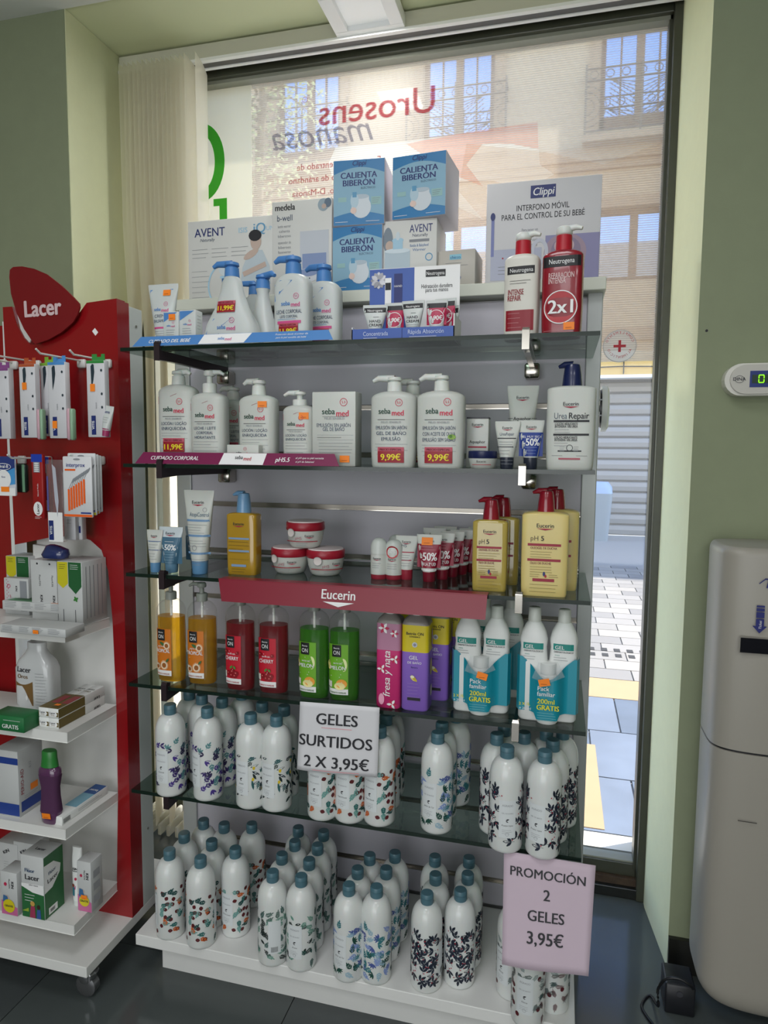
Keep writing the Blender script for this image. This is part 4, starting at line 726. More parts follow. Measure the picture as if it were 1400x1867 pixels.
def oil_bottle(u0, u1, vt, vs, vb, lb, liq, pc, kind, dp, grp=None, n=6, sss=0, loc=None, ln=.026):
    x, y, w_, hp = P(u0, u1, vt, vb, z=z3); h = at((u0+u1)/2, vs, y=y).z-z3; t = thing('pump_bottle', lb, 'bottle', loc or (x, y+dp/2, z3), 0, grp); s = flat_secs(w_, dp, h*.955, h, .016, n, low=.97); body(t, s, liq); pump(t, h, .0165, hp-h, pc, 'hood', ln=ln)
    d = Dec()
    if kind == 'blue':
        eucerin(d, -w_*.05, h*.80, w_*.44); d.rect(-w_*.4, w_*.30, h*.57, h*.60, M('7f9cc0', .5), 0); d.rect(-w_*.4, w_*.30, h*.37, h*.40, M('7f9cc0', .5), 0); d.lines(-w_*.4, w_*.3, h*.53, 4, .008, M('5a4a10', .5)); d.rect(-w_*.36, w_*.30, h*.25, h*.253, M('5a4a10', .5), 0); d.rect(-w_*.3, w_*.2, h*.13, h*.17, M('7f9cc0', .5), 1); d.lines(-w_*.3, w_*.2, h*.09, 2, .006, M('5a4a10', .5))
    else:
        eucerin(d, 0, h*.82, w_*.44); d.txt('pH', -w_*.22, h*.665, .013, M('6a5a40', .5), 1, wmax=w_*.16); d.txt('5', -w_*.05, h*.665, .013, INK, 1, bold=.03)
        for q in (.60, .42): d.rect(-w_*.36, w_*.34, h*q, h*(q+.030), M('9a1430', .45), 0)
        d.txt('OLEOGEL DE DUCHA', -w_*.02, h*.565, .006, M('7a2030', .5), 1, bold=.02, wmax=w_*.56); d.lines(-w_*.3, w_*.3, h*.53, 3, .005, M('8a7a40', .5)); d.txt('\u00d3LEO DE DUCHE', -w_*.08, h*.385, .006, M('7a2030', .5), 1, bold=.02, wmax=w_*.44); d.lines(-w_*.3, w_*.3, h*.35, 3, .005, M('8a7a40', .5))
        d.leaf(0, h*.24, .010, .005, pi/2, NAVY, 1); d.ell(.003, h*.245, .002, .003, REDT, 2, 10); d.lines(-w_*.3, -w_*.08, h*.26, 2, .004, M('8a7a40', .5)); d.lines(w_*.1, w_*.3, h*.26, 2, .004, M('8a7a40', .5)); d.rect(-w_*.24, w_*.22, h*.18, h*.215, M('9a1430', .45), 0); d.lines(-w_*.3, w_*.3, h*.14, 3, .007, M('8a7a40', .5))
    d.build('print', surf(s), t); return t
AMB = M('b08a28', .12, coat=.6); OIL = M('b5a050', .12, coat=.6)
oil_bottle(411, 465, 899, 935, 1048, 'amber shower oil bottle with a light blue dispenser on the third shelf', AMB, M('6f9cc4', .3, coat=.3), 'blue', .04)
RCAP = M('8c1026', .22, coat=.5)
o1 = oil_bottle(860, 925, 911, 948, 1078, 'olive gold shower oil bottle with a dark red dispenser beside the red banner end', OIL, RCAP, 'red', .045, 'olive gold shower oil bottles'); dup(o1, (o1.location.x+.018, o1.location.y+.075, z3), 0, 'olive gold shower oil bottle behind the front one, only its right edge showing')
YB = M('dcc880', .35, sss=.15)
o2 = oil_bottle(950, 1037, 895, 934, 1088, 'large pale yellow shower gel bottle with a red dispenser, front right on the third shelf', YB, RCAP, 'red', .05, 'pale yellow shower gel bottles', 7); dup(o2, (o2.location.x+.020, o2.location.y+.070, z3), 0, 'large pale yellow shower gel bottle standing behind the front one')
def jar(x, y, z, r, h, lb, rz=0):
    t = thing('cream_jar', lb, 'jar', (x, y, z), rz, 'red lidded cream jars'); MB().lathe([(0, r*.62), (.002, r*.72), (h*.12, r*.80), (h*.35, r*.90), (h*.66, r*.97), (h*.67, r*.93)], SW, 36).build('jar', t); MB().lathe([(h*.66, r*.98), (h*.69, r*1.01), (h*.93, r*1.0), (h*.96, r*.96)], M('9c1a2e', .35), 36).build('lid', t); MB().lathe([(h*.955, r*.93), (h, r*.90)], M('d8c9c8', .4), 36).build('lid_disc', t)
    d = Dec(); eucerin(d, r*.45, h*.46, r*.55); d.txt('pH5', -r*.1, h*.36, .009, M('9c5060', .5), 1); d.rect(-r*.9, r*.9, h*.27, h*.30, M('9c1a2e', .4), 0); d.lines(-r*.2, r*.5, h*.22, 2, .004, GREYT); d.ell(-r*.5, h*.60, r*.22, r*.22, M('d8d0cc', .5), 2); d.ring(-r*.5, h*.60, r*.22, .0007, GREYT, 3); d.build('print', cyl(r*.985), t, eps=.001); return t
x, y, w_, h = P(483, 549, 998, 1049, z=z3); R_ = w_/2; j = jar(x, y+R_, z3, R_, h*.98, 'white cream jar with a red lid, bottom left of the stack of three'); xb, yb, wb, hb = P(551, 620, 1000, 1051, z=z3); dup(j, (xb, y+R_, z3), .45, 'white cream jar with a red lid, bottom right of the stack of three'); xt = at(547, 960, y=y+.01).x; dup(j, (xt, y+R_, z3+h*.98), .1, 'white cream jar with a red lid sitting on top of the two others')
def rollon(x, y, r, h, lb, red):
    t = thing('roll_on', lb, 'deodorant', (x, y, z3), 0, 'white roll-on deodorants'); MB().lathe([(0, r*.9), (.002, r*.96), (h*.12, r*.96)], M('9c2a3c', .4), 28).build('base_ring', t); MB().lathe([(h*.12, r), (h*.6, r), (h*.63, r*.96)], SW, 28).build('body', t); MB().lathe([(h*.62, r*1.02), (h*.80, r*1.0), (h*.92, r*.82), (h*.98, r*.5), (h, r*.1)], M('cfd4cf', .35), 28).build('cap', t)
    d = Dec(); eucerin(d, 0, h*.50, r*1.1); d.lines(-r*.6, r*.6, h*.40, 3, .005, GREYT)
    if red: d.ell(0, h*.70, r*.72, r*.72, M('b3202c', .4), 1); d.txt('50%', 0, h*.68, .009, WHT, 2, bold=.03, wmax=r*1.1)
    d.build('print', cyl(r*1.02), t); return t
x, y, w_, h = P(672, 702, 981, 1057, z=z3); rollon(x, y+w_/2, w_/2, h, 'white roll-on with a rounded cap, left one and without the red dot', False); rollon(x+.022, y+.085, w_/2, h, 'white roll-on standing behind between the two front ones', False)
x, y, w_, h = P(699, 730, 984, 1058, z=z3); rollon(x, y+w_/2, w_/2, h, 'white roll-on with a red 50% dot next to the white tube', True); x0_ = x
tg = thing('price_tag', 'orange price tag lying on the red banner edge below the roll-ons', 'tag', (at(716, 1054, y=.01).x, .004, z3+.001)); MB().box(-.010, .010, -.003, .008, 0, .0006, ORANGE).build('paper', tg)
x, y, w_, h = P(718, 759, 977, 1058, z=z3); tube('cream_tube', 'white hand cream tube with red bands beside the red tubes', 'tube', (x, y+.016, z3), h, w_, .014, SW, M('9c2a3c', .35), euc_tube(h, 'ph5'))
x, y, w_, h = P(757, 803, 975, 1062, z=z3); t, f = tube('hand_cream', 'red -50% hand cream tube with an orange tag, first of the row', 'tube', (x, y+.016, z3), h, w_, .0145, SW, M('7a1a2c', .2), euc_tube(h, 'red'), group='red -50% hand cream tubes'); 
rt = thing; hh = h; base_x, base_y = x, y+.016
tube2, f2 = tube('hand_cream', 'red -50% hand cream tube, second in the row', 'tube', (base_x+.022, base_y+.036, z3), h, w_, .0145, SW, M('7a1a2c', .2), euc_tube(h, 'red'), group='red -50% hand cream tubes'); sticker(t, f, -.004, h*.86, .024, .016)
for k, nm in enumerate(('third in the row', 'fourth in the row', 'fifth in the row', 'last at the back of the row')): dup(tube2, (base_x+.022+.016*(k+1), base_y+.036*(k+2), z3), 0, 'red -50% hand cream tube, '+nm)
for k in range(2): dup(tube2, (base_x-.012+.018*k, base_y+.125+.045*k, z3), 0, ('red -50% hand cream tube in the second line, hidden behind the tagged one', 'red -50% hand cream tube at the rear of the second line')[k])
def dk(d, L, h): d.txt('Eucerin', L*.475, h*.42, h*.58, WHT, 1, bold=.02, wmax=L*.125); d.poly([(L*.418, h*.30), (L*.535, h*.30), (L*.477, h*.10)], WHT, 1)
a = at(402, 1043, y=-.004); b = at(890, 1057, y=-.004); L_ = b.x-a.x; hb = .047
t = thing('shelf_banner', 'wide dark red banner hanging over the front edge of the third glass shelf', 'banner', (a.x, -.0035, z3+.003)); MB().prism([(0, 0), (L_, 0), (L_-.002, -hb), (.012, -hb)], lambda p, q, e: (p, e+q*.22-.010, q), 0, .0012, M('86142c', .35)).build('strip', t); MB().box(0, L_, -.0105, .02, -.0022, -.001, M('86142c', .35)).build('top_fold', t)
d = Dec(); dk(d, L_, hb); d.build('print', lambda p, q, e: (p, (q-hb)*.22-.010-e, q-hb), t, eps=.0004)
# ================================================================== SHELF 4: bath gels
z4 = Z[3]
CLEARB = film('clear_bottle', 'eef0f0', .96, gloss=1.4)
def gel(u0, u1, vt, vs, vb, lb, fl, liq, kind, grp):
    x, y, w_, hp = P(u0, u1, vt, vb, z=z4); w_ = .066; h = .190; hp = .232; dp = .046; t = thing('gel_bottle', lb, 'bottle', (x, y+dp/2, z4), 0, grp); s = flat_secs(w_, dp, h*.86, h, .012, 2.6); n_ = MB()
    liqs = [q for q in s if q[0] < h*.80]; liqs = [(max(.003, q[0]), q[1]*.955, q[2]*.94, q[3]) for q in liqs]; liqs.append((h*.80, s[6][1]*.955, s[6][2]*.94, 2.6)); MB().loft(liqs, liq, 32).build('gel', t); body(t, s, CLEARB)
    pump(t, h, .0125, hp-h, M('8f938c', .4), 'long', ln=.030); MB().tube([(0, 0, h), (0, 0, h*.8)], .003, PUMPW, 8).build('dip_tube', t)
    d = Dec(); cx = -.012; a = .023
    d.rect(cx-a+.003, cx+a+.001, h*.115, h*.66, fl, 0, st=.004); d.rect(cx-a+.003, cx+a+.001, h*.09, h*.155, WHT, 1, st=.004); d.rect(cx-.011, cx+.009, h*.52, h*.655, BLACK, 2, st=.004); d.txt('ON', cx-.001, h*.545, .0125, WHT, 3, wmax=.014); d.txt('Betr\u00e9s', cx-.001, h*.61, .005, WHT, 3)
    nm = {'t': 'TROPICAL', 'c': 'CHERRY', 'm': 'MELON'}[kind]; d.txt('BATH GEL', cx+.002, h*.44, .0042, WHT, 3, bold=.02); d.txt(nm, cx+.002, h*.375, .0115, WHT, 3, bold=.02, wmax=.040 if kind == 't' else .033); d.txt('FORMATO FAMILIAR', cx+.002, h*.105, .0052, {'t': M('b0602a', .5), 'c': REDT, 'm': M('3a6a20', .5)}[kind], 3, bold=.02, wmax=.036)
    if kind == 't':
        for (px, pz, rr) in ((.014, .46, .009), (.007, .22, .0105), (-.010, .20, .008)): d.ell(cx+px, h*pz, rr, rr*1.1, M('e0a06a', .5), 2); d.ell(cx+px, h*pz, rr*.8, rr*.85, M('f0dcc0', .5), 3); d.ell(cx+px, h*pz, rr*.5, rr*.55, M('9a5a20', .5), 4)
        d.leaf(cx-.005, h*.50, .018, .007, -.5, M('3a6a3a', .5), 2); d.leaf(cx+.012, h*.26, .012, .005, .9, M('3a6a3a', .5), 5)
    if kind == 'c':
        for (px, pz, rr) in ((-.012, .47, .005), (.016, .46, .004), (-.006, .22, .0055), (.004, .24, .006), (.013, .22, .0055), (.002, .195, .005), (.010, .19, .005)): d.ell(cx+px, h*pz, rr, rr, M('8c0f1c', .4), 3); d.ell(cx+px-.001, h*pz+.001, rr*.3, rr*.3, M('e06a6a', .4), 4, 8)
        d.leaf(cx-.002, h*.275, .010, .005, .8, M('4c8a3a', .5), 4); d.leaf(cx+.012, h*.27, .009, .005, 2.2, M('4c8a3a', .5), 4)
    if kind == 'm':
        d.ell(cx+.010, h*.215, .012, .010, M('f0a640', .5), 2); d.ell(cx+.006, h*.19, .012, .008, M('f2e6a0', .5), 3); d.poly([(cx+.014+.008*cos(q*.3), h*.43+.014*sin(q*.3)) for q in range(-6, 7)][::1]+[(cx+.020, h*.43+.010), (cx+.018, h*.43), (cx+.020, h*.43-.010)][::-1][:1], M('e9f0b0', .5), 2); d.ell(cx-.018, h*.42, .004, .010, M('f0e08a', .5), 2)
    for k in range(7): d.ell(cx+rng.uniform(-.018, .018), h*rng.uniform(.2, .5), .0008, .0008, WHT, 3, 6)
    d.rect(cx-a+.003, cx-a+.012, h*.17, h*.24, M('e6e0d8', .5), 2); d.build('label', surf(s), t, eps=.0006)
    return t
def lq(nm, c, dens): 
    m = film(nm, c, .5, gloss=1.33, tcol=dens); return m
LY = lq('yellow_gel', 'e6b000', 'ffe24a'); LR = lq('red_gel', 'b80c28', 'e83a5a'); LG = lq('green_gel', '58b812', 'a2ee5a')
g1 = gel(274, 332, 1073, 1128, 1245, 'yellow tropical bath gel bottle at the left end of the fourth shelf', M('cf7418', .45), LY, 't', 'yellow tropical bath gel bottles')
def gp(u, vb): p = at(u, vb, z=z4); return (p.x, p.y+.023, z4)
dup(g1, gp(361, 1250), .12, 'yellow tropical bath gel bottle, second from left on the fourth shelf')
g2 = gel(401, 459, 1086, 1128, 1261, 'red cherry bath gel bottle, left one of the two', M('c4162e', .45), LR, 'c', 'red cherry bath gel bottles'); dup(g2, gp(492, 1267), .1, 'red cherry bath gel bottle, right one of the two')
g3 = gel(538, 595, 1098, 1128, 1276, 'green melon bath gel bottle, left one above the promotion sign', M('6fae26', .45), LG, 'm', 'green melon bath gel bottles'); dup(g3, gp(622, 1281), .12, 'green melon bath gel bottle, right one next to the pink bottle')
def square(u0, u1, vt, vb, lb, kind, loc=None, rz=0, grp=None):
    x, y, w_, hp = P(u0, u1, vt, vb, z=z4); h = hp-.020; dp = w_*.9; t = thing('bath_bottle', lb, 'bottle', loc or (x, y+dp/2, z4), rz, grp); a, b = w_/2, dp/2
    s = [(0, a*.9, b*.9, 6), (.004, a, b, 7), (h*.90, a, b, 7), (h*.94, a*.9, b*.9, 5), (h*.985, a*.55, b*.55, 2.5), (h, a*.5, b*.5, 2)]
    top, lo = (M('b87f9c', .4), M('c92f72', .4)) if kind == 'pink' else (M('d6c21e', .4), M('8a66c4', .4)); cut = h*.62
    body(t, [q for q in s if q[0] < cut]+[(cut, a, b, 7)], lo, 'lower_sleeve'); body(t, [(cut, a, b, 7)]+[q for q in s if q[0] > cut][:1], top, 'upper_sleeve'); body(t, [q for q in s if q[0] >= h*.90], M('8a8480', .3), 'neck'); MB().lathe([(h-.002, a*.50), (h+.001, a*.53), (hp-.002, a*.53), (hp, a*.48)], WHITE, 24).build('cap', t)
    d = Dec()
    if kind == 'pink':
        d.txt('fresa y nata', a*.18, h*.37, .021, WHT, 2, bold=.01, rot=pi/2, wmax=h*.52, shear=.2)
        for (px, pz, r_) in ((-.35, .85, .012), (.5, .80, .009), (.55, .53, .010), (-.5, .42, .010), (.35, .05, .011)):
            for k in range(6): q = k*pi/3; d.leaf(a*px, h*pz, r_, r_*.5, q, WHT if k % 2 else M('c2204f', .5), 1)
        d.ell(-a*.5, h*.10, .006, .012, M('f0a8c4', .5), 1)
    else:
        d.txt('Betr\u00e9s ON', 0, h*.80, .0085, BLACK, 1, bold=.02, wmax=w_*.62); d.txt('EXPERIENCE', 0, h*.775, .004, BLACK, 1, bold=.02); d.ell(0, h*.70, .0055, .0055, M('c9cdd0', .5), 1); d.ell(0, h*.70, .003, .003, M('8a8a9a', .5), 2)
        d.txt('GEL', -.002, h*.545, .011, WHT, 1, bold=.01); d.txt('DE BA\u00d1O', 0, h*.50, .0068, WHT, 1); d.txt('Banana', 0, h*.455, .005, NAVY, 1); d.leaf(-.009, h*.37, .018, .008, -.6, M('e8d870', .5), 1); d.leaf(-.006, h*.385, .018, .006, -.9, M('c9b030', .5), 2); d.ell(-.004, h*.365, .004, .003, M('f0ecd0', .5), 3); d.lines(-a*.5, a*.5, h*.29, 6, .007, M('a98ad0', .5)); d.rect(-a*.5, a*.45, h*.115, h*.145, BLACK, 1)
    d.build('print', surf(s), t)
    if kind != 'pink': d = Dec(); d.ell(0, h*.45, .010, .018, M('d6c21e', .4), 0); d.ell(0, h*.2, .010, .012, M('cfc9a0', .4), 1); d.ell(.005, h*.75, .006, .02, M('8a66c4', .4), 1); d.build('side_print', right(a+.0003), t)
    return t
square(685, 730, 1100, 1292, 'pink bath gel bottle with white handwriting on the fourth shelf', 'pink')
q1 = square(731, 781, 1103, 1297, 'yellow and purple bath gel bottle standing in front beside the pink one', 'yp', grp='yellow and purple bath gel bottles')
p_ = q1.location
for dx, dy, lb in ((.030, .070, 'yellow and purple bath gel bottle, second of its row'), (.048, .140, 'yellow and purple bath gel bottle, third of its row'), (-.030, .085, 'yellow and purple bath gel bottle behind the pink one'), ): dup(q1, (p_.x+dx, p_.y+dy, z4), 0, lb)
# family packs: two white bottles and a small one held in a teal sleeve
TEAL = M('1791a5', .35, coat=.3)
def gel_white(t, x, y, w, dp, h, hp, fl):
    s = [(0, w*.45, dp*.45, 4), (.004, w/2, dp/2, 4), (h*.60, w/2, dp/2, 4), (h*.74, w*.455, dp*.46, 3.6), (h*.82, w*.485, dp*.48, 3.4), (h*.90, w*.42, dp*.44, 3), (h*.97, w*.30, dp*.36, 2.4), (h, .0125, .0125, 2)]
    o = MB().loft(s, WHITE, 28).build('bottle', t, (x, y, 0)); MB().lathe([(h, .0128), (hp-.002, .0118), (hp, .010)], M('cfd2cc', .4), 20).build('cap', o)
    d = Dec(); d.rect(-w*.36, w*.34, h*.735, h*.80, M('2f8f86', .4), 0); d.txt('GEL', -w*.14, h*.745, .0105, WHT, 1, bold=.02, wmax=w*.34); d.txt('DERMATOL\u00d3GICO', 0, h*.71, .0046, INK, 1, bold=.02, wmax=w*.66); d.txt('avena', -w*.22, h*.68, .004, M('2f8f86', .4), 1); d.lines(-w*.34, w*.2, h*.66, 2, .005, GREYT); d.build('print', surf(s), o)
def pack(u0, u1, vt, vb, lb, flip):
    x, y, w_, hp = P(u0, u1, vt, vb, z=z4); t = thing('gel_family_pack', lb, 'bottle pack', (x, y, z4), 0, 'teal gel family packs'); w1 = w_/2*.97; yc = .040
    for sgn in (-1, 1): gel_white(t, sgn*w1*.51, yc+.006*(sgn > 0), w1*.98, .045, hp*.87, hp*(.995 if sgn < 0 else .985), 0)
    hs = hp*.47; MB().lathe([(0, .0195), (.003, .0215), (hs*.78, .0215), (hs*.9, .017), (hs*.93, .013)], WHITE, 26, cy=.0225).build('small_bottle', t); MB().lathe([(hs*.93, .0155), (hs*1.12, .0155), (hs*1.13, .014)], WHITE, 22, cy=.0225).build('small_cap', t)
    N = 24; v = []; f = []; a = w_/2+.0015
    def yy(p): q = abs(p)/a; return (-.001 if q < .30 else -.001+.019*min(1, (q-.30)/.25)) if q < .98 else .030
    def zt(p): q = abs(p)/a; return hs*(.86+.36*min(1, max(0, (q-.12)/.70)))
    def zb(p): q = abs(p)/a; return .010 if q < .40 else .020
    ps = [-a+2*a*i/N for i in range(N+1)]
    for p in ps:
        for k in range(4): v.append((p, yy(p), zb(p)+(zt(p)-zb(p))*k/3))
    for i in range(N):
        for k in range(3): f.append((4*i+k, 4*i+4+k, 4*i+5+k, 4*i+k+1))
    m = MB(); m.add(v, f, TEAL, True); m.add([(sx*a, yv, zv) for sx in (-1,) for yv, zv in ((.03, .02), (.06, .02), (.06, hs*1.2), (.03, hs*1.2))], [(0, 1, 2, 3)], TEAL); m.add([(a, yv, zv) for yv, zv in ((.03, .02), (.06, .02), (.06, hs*1.2), (.03, hs*1.2))], [(0, 1, 2, 3)], TEAL); m.build('teal_sleeve', t)
    sh_ = [(-.030, hs*.88), (-.018, hs*1.18), (.018, hs*1.22), (.032, hs*.95), (0, hs*.80)]; MB().prism(sh_, lambda p, q, e: (p, e, q), -.0035, -.0030, CLEARP).build('shrink_film', t)
    Y2 = M('e4dc2a', .5); d = Dec(); d.txt('Pack', -.007, hs*.66, .0125, WHT, 1, bold=.006, wmax=.022); d.txt('familiar', -.002, hs*.56, .0125, WHT, 1, bold=.006, wmax=.034); d.txt('200ml', -.002, hs*.42, .0135, Y2, 1, bold=.02, wmax=.034); d.txt('GRATIS', .002, hs*.30, .0145, Y2, 1, bold=.04, wmax=.042); d.lines(-.018, .018, hs*.24, 4, .005, M('7fc4cc', .5), rag=.2); d.build('print', front(-.0018), t, eps=.0012)
    d = Dec(); d.txt('2 X 1L', -a*.72, hs*.30, .008, Y2, 1, bold=.03); d.txt('+ 200ml', -a*.70, hs*.22, .007, WHT, 1); d.build('print', front(.016), t, eps=.0015)
    sticker(t, front(-.0045), .006*flip, hs*.82, .021, .014, -.25*flip); return t
pk = pack(822, 928, 1106, 1306, 'teal sleeved family pack of two white gel bottles, left one on the fourth shelf', 1)
pack(943, 1056, 1113, 1323, 'teal sleeved family pack of two white gel bottles, right one on the fourth shelf', -1)
dup(pk, (pk.location.x+.022, pk.location.y+.10, z4), 0, 'teal sleeved family pack hidden behind the left one, two caps showing')
# ================================================================== FLORAL BOTTLES
FW = M('dcdfdd', .28, sss=.1, coat=.3); CAPT = M('4b6f7c', .4); HB, RB_ = .206, .0335
COLS = {'lav': (['3a2a6a', '4a3688', '2f2a50', '5d8f92'], None), 'lemon': (['20302e', '1c2a35', '2a5c5e', 'd8bc2a'], None), 'pome': (['5c1a1e', '2c6a66', '1e4a48', 'c8622a', '6fa09a'], 'd23a4a'),
        'blue': (['3a7a82', '8a9ed0', '4a5a9a', '1e4a40', '9ab8c8'], None), 'berry': (['1c2638', '242c3c', '182030'], 'b02038'), 'grey': (['2c5a54', '24302e', '6a9a8a', '4a6a60'], None), 'fern': (['5a1c24', '2c4a48', '8a9a98', '3c3c3a'], None)}
def floral(kind, seed):
    R = random.Random(seed); t = thing('floral_bottle', 'x', 'bottle'); r = RB_; h = HB
    s = [(0, r*.88, r*.88, 2), (.003, r*.97, r*.97, 2), (.008, r, r, 2), (.142, r, r, 2)]
    for k in range(1, 8): q = k/7*pi/2; s.append((.142+.042*sin(q), .0125+(r-.0125)*cos(q), .0125+(r-.0125)*cos(q), 2))
    body(t, s, FW, 'body', 36); MB().lathe([(.1835, .0132), (.186, .0138), (.2035, .0138), (HB, .0122)], CAPT, 28).lathe([(.1965, .0140), (.1975, .0140)], M('3e5e6a', .4), 28).build('cap', t)
    cols, dot = COLS[kind]; mats = [M(c, .5) for c in cols]; d = Dec(); A = pi*r
    z0, z1_ = .022, .128
    def sprig(x, z, ang, L, m, n=4, w_=.0045, ll=.011, dm=None):
        d.stem(x, z, L, ang, .0007, m, 1)
        for k in range(n):
            q = (k+.6)/n*L; px, pz = x+q*cos(ang), z+q*sin(ang)
            for sg in (-1, 1): d.leaf(px, pz, ll*(1-.4*k/n), w_, ang+sg*.75, m, 1)
            if dm and R.random() < .7: d.ell(px+R.uniform(-.005, .005), pz+R.uniform(-.005, .005), .0014, .0014, dm, 2, 8)
        d.leaf(x+L*cos(ang), z+L*sin(ang), ll, w_, ang, m, 1)
    dm = M(dot, .5) if dot else None
    nc, nr = 15, 8; cw = 2*A/nc
    for i in range(nc):
        for j in range(nr):
            x = -A+cw*(i+.5)+R.uniform(-.003, .003); z = z0+.003+(z1_-z0-.006)*(j+.5*(i % 2)+.15)/nr+R.uniform(-.002, .002)
            if abs(x) < .0215 and z0+.012 < z < z1_-.016: continue
            if abs(abs(x)-A) < .018 and z0+.010 < z < z1_-.016: continue
            if R.random() < .10: continue
            m = mats[R.randrange(len(mats))]; ang = R.uniform(0, 2*pi)
            if kind == 'lav': ([d.leaf(x, z, .0135, .0046, ang+g*.55, m, 1) for g in (-1, 0, 1)] if R.random() < .45 else sprig(x, z, ang, .011, m, 2, .0038, .009))
            elif kind == 'lemon': (d.leaf(x, z, R.uniform(.014, .024), .0055, ang, mats[R.randrange(3)], 1) if R.random() < .55 else d.ell(x, z, .003, .004, mats[3], 2, 12) if R.random() < .25 else sprig(x, z, ang, .011, mats[R.randrange(3)], 3, .0022, .007))
            elif kind == 'pome': (d.leaf(x, z, .011, .009, ang, mats[0], 2) if R.random() < .35 else sprig(x, z, ang, .012, mats[1+R.randrange(4)], 3, .0034, .008))
            elif kind == 'blue': (sprig(x, z, ang, .014, m, 3, .0034, .009) if R.random() < .6 else [d.leaf(x, z, .012, .004, ang+g*.55, m, 1) for g in (-2, -1, 0, 1, 2)])
            elif kind == 'berry': (sprig(x, z, ang, .010, m, 1, .0056, .0135), d.ell(x+R.uniform(-.005, .005), z+R.uniform(-.005, .005), .0014, .0014, dm, 2, 8))
            elif kind == 'grey': (sprig(x, z, ang, .014, m, 4, .0024, .008) if R.random() < .65 else d.leaf(x, z, .013, .006, ang, m, 1))
            else: (d.ell(x, z, .0045, .005, mats[0], 2, 12) if R.random() < .22 else sprig(x, z, ang, .013, m, 5, .0014, .007))
    LB = M('dbe0e2', .5); lx = .0165
    d.rect(-lx, lx, z0+.012, z1_-.018, LB, 3, st=.004); d.txt('AGRADO', 0, z1_-.030, .0056, GREYT, 4, wmax=.021); d.txt('GEL DE BA\u00d1O', 0, z1_-.045, .0036, GREYT, 4)
    d.leaf(-.003, z1_-.058, .007, .003, .4, INK, 4); d.leaf(.002, z1_-.062, .006, .002, 2.6, INK, 4); d.txt({'lav': 'Lavanda', 'lemon': 'Lim\u00f3n', 'pome': 'Arg\u00e1n & Granada', 'blue': 'Jab\u00f3n de Tul', 'berry': 'Frutos rojos', 'grey': 'Avena', 'fern': 'Moras'}[kind], 0, z1_-.070, .0048, INK, 4, shear=.3, wmax=.022); d.lines(-.010, .010, z1_-.078, 3, .0035, GREYT, .0005, 4); d.ring(0, z0+.020, .0035, .0005, GREYT, 4, 12)
    # printed back panel
    for q in range(-1, 2, 2): pass
    d.rect(A-.014, A+.014, z0+.012, z1_-.018, LB, 3, st=.004)
    for i in range(12): d.rect(A-.008+.0013*i, A-.0074+.0013*i, z0+.016, z0+.028, INK, 4, sz=.02)
    d.build('leaf_print', cyl(r), t, eps=.00012); return t
PAT = {'lav': 'purple and teal leaves', 'lemon': 'dark leaves and yellow lemons', 'pome': 'dark red and teal leaves', 'blue': 'teal and blue leaves', 'berry': 'black leaves and red berries', 'grey': 'grey-green sprigs', 'fern': 'brown fruit and fern leaves'}
protos = {}
def put(kind, u, v, zs, lb, rz=0, var=0):
    key = (kind, var); p = at(u, v, z=zs+HB-.011); loc = (p.x, p.y, zs); full = 'white bottle with %s, %s' % (PAT[kind], lb); rz = radians(rz)
    if loc[1] > .318-RB_: 
        q = (.318-RB_); loc = (p.x+(p.x-CAM[0])*(q-p.y)/(p.y-CAM[1]), q, zs)
    g = 'white floral bottles on the '+('lowest glass shelf' if zs > .3 else 'base board')
    if key not in protos: t = floral(kind, 11+var*7+len(kind)); protos[key] = t; t.location = loc; t.rotation_euler.z = rz; t['label'] = full; t['group'] = g
    else: dup(protos[key], loc, rz, full, g)
z5 = Z[4]
for a in (('lav', 310, 1292, 'at the left end of the lowest glass shelf', -8), ('lav', 378, 1298, 'front row, left of the lemon ones', -30), ('lav', 368, 1274, 'behind the two front lavender ones', 0), ('lav', 405, 1280, 'second row, right of its twin', -30), ('lav', 345, 1266, 'rear left corner of the shelf', -50), ('lav', 441, 1266, 'rear row near the lemon ones', -40),
          ('lemon', 457, 1309, 'front row, left one of two', -14), ('lemon', 504, 1313, 'front row, right one of two', -14), ('lemon', 478, 1288, 'behind the front two, left', -50), ('lemon', 518, 1294.6, 'behind the front two, right', -50),
          ('pome', 589, 1325, 'under the left of the white sign', -14), ('pome', 639, 1329, 'front row under the middle of the sign', -14), ('pome', 693, 1333.4, 'front row at the sign right edge', -24), ('pome', 704, 1311, 'second row right of the sign', -40), ('pome', 712, 1294, 'third row right of the sign', -50),
          ('blue', 798, 1343.7, 'standing alone in front', -20), ('blue', 806, 1325, 'directly behind the lone one', -40), ('blue', 832, 1306, 'rear, right of the lone one', -50),
          ('berry', 906, 1346, 'second row, left of the front pair', 10), ('berry', 924.6, 1369.4, 'front row, left of the pair', 10), ('berry', 955.5, 1343.7, 'second row, between the front pair', 0), ('berry', 993.6, 1378, 'front row, right of the pair', -22), ('berry', 1008, 1357.5, 'second row, far right', -50), ('berry', 919.5, 1330, 'third row, left', 0), ('berry', 996, 1338, 'third row, middle', -10), ('berry', 1026, 1336, 'third row, rear right corner', -50)):
    put(a[0], a[1], a[2], z5, a[3], a[4])
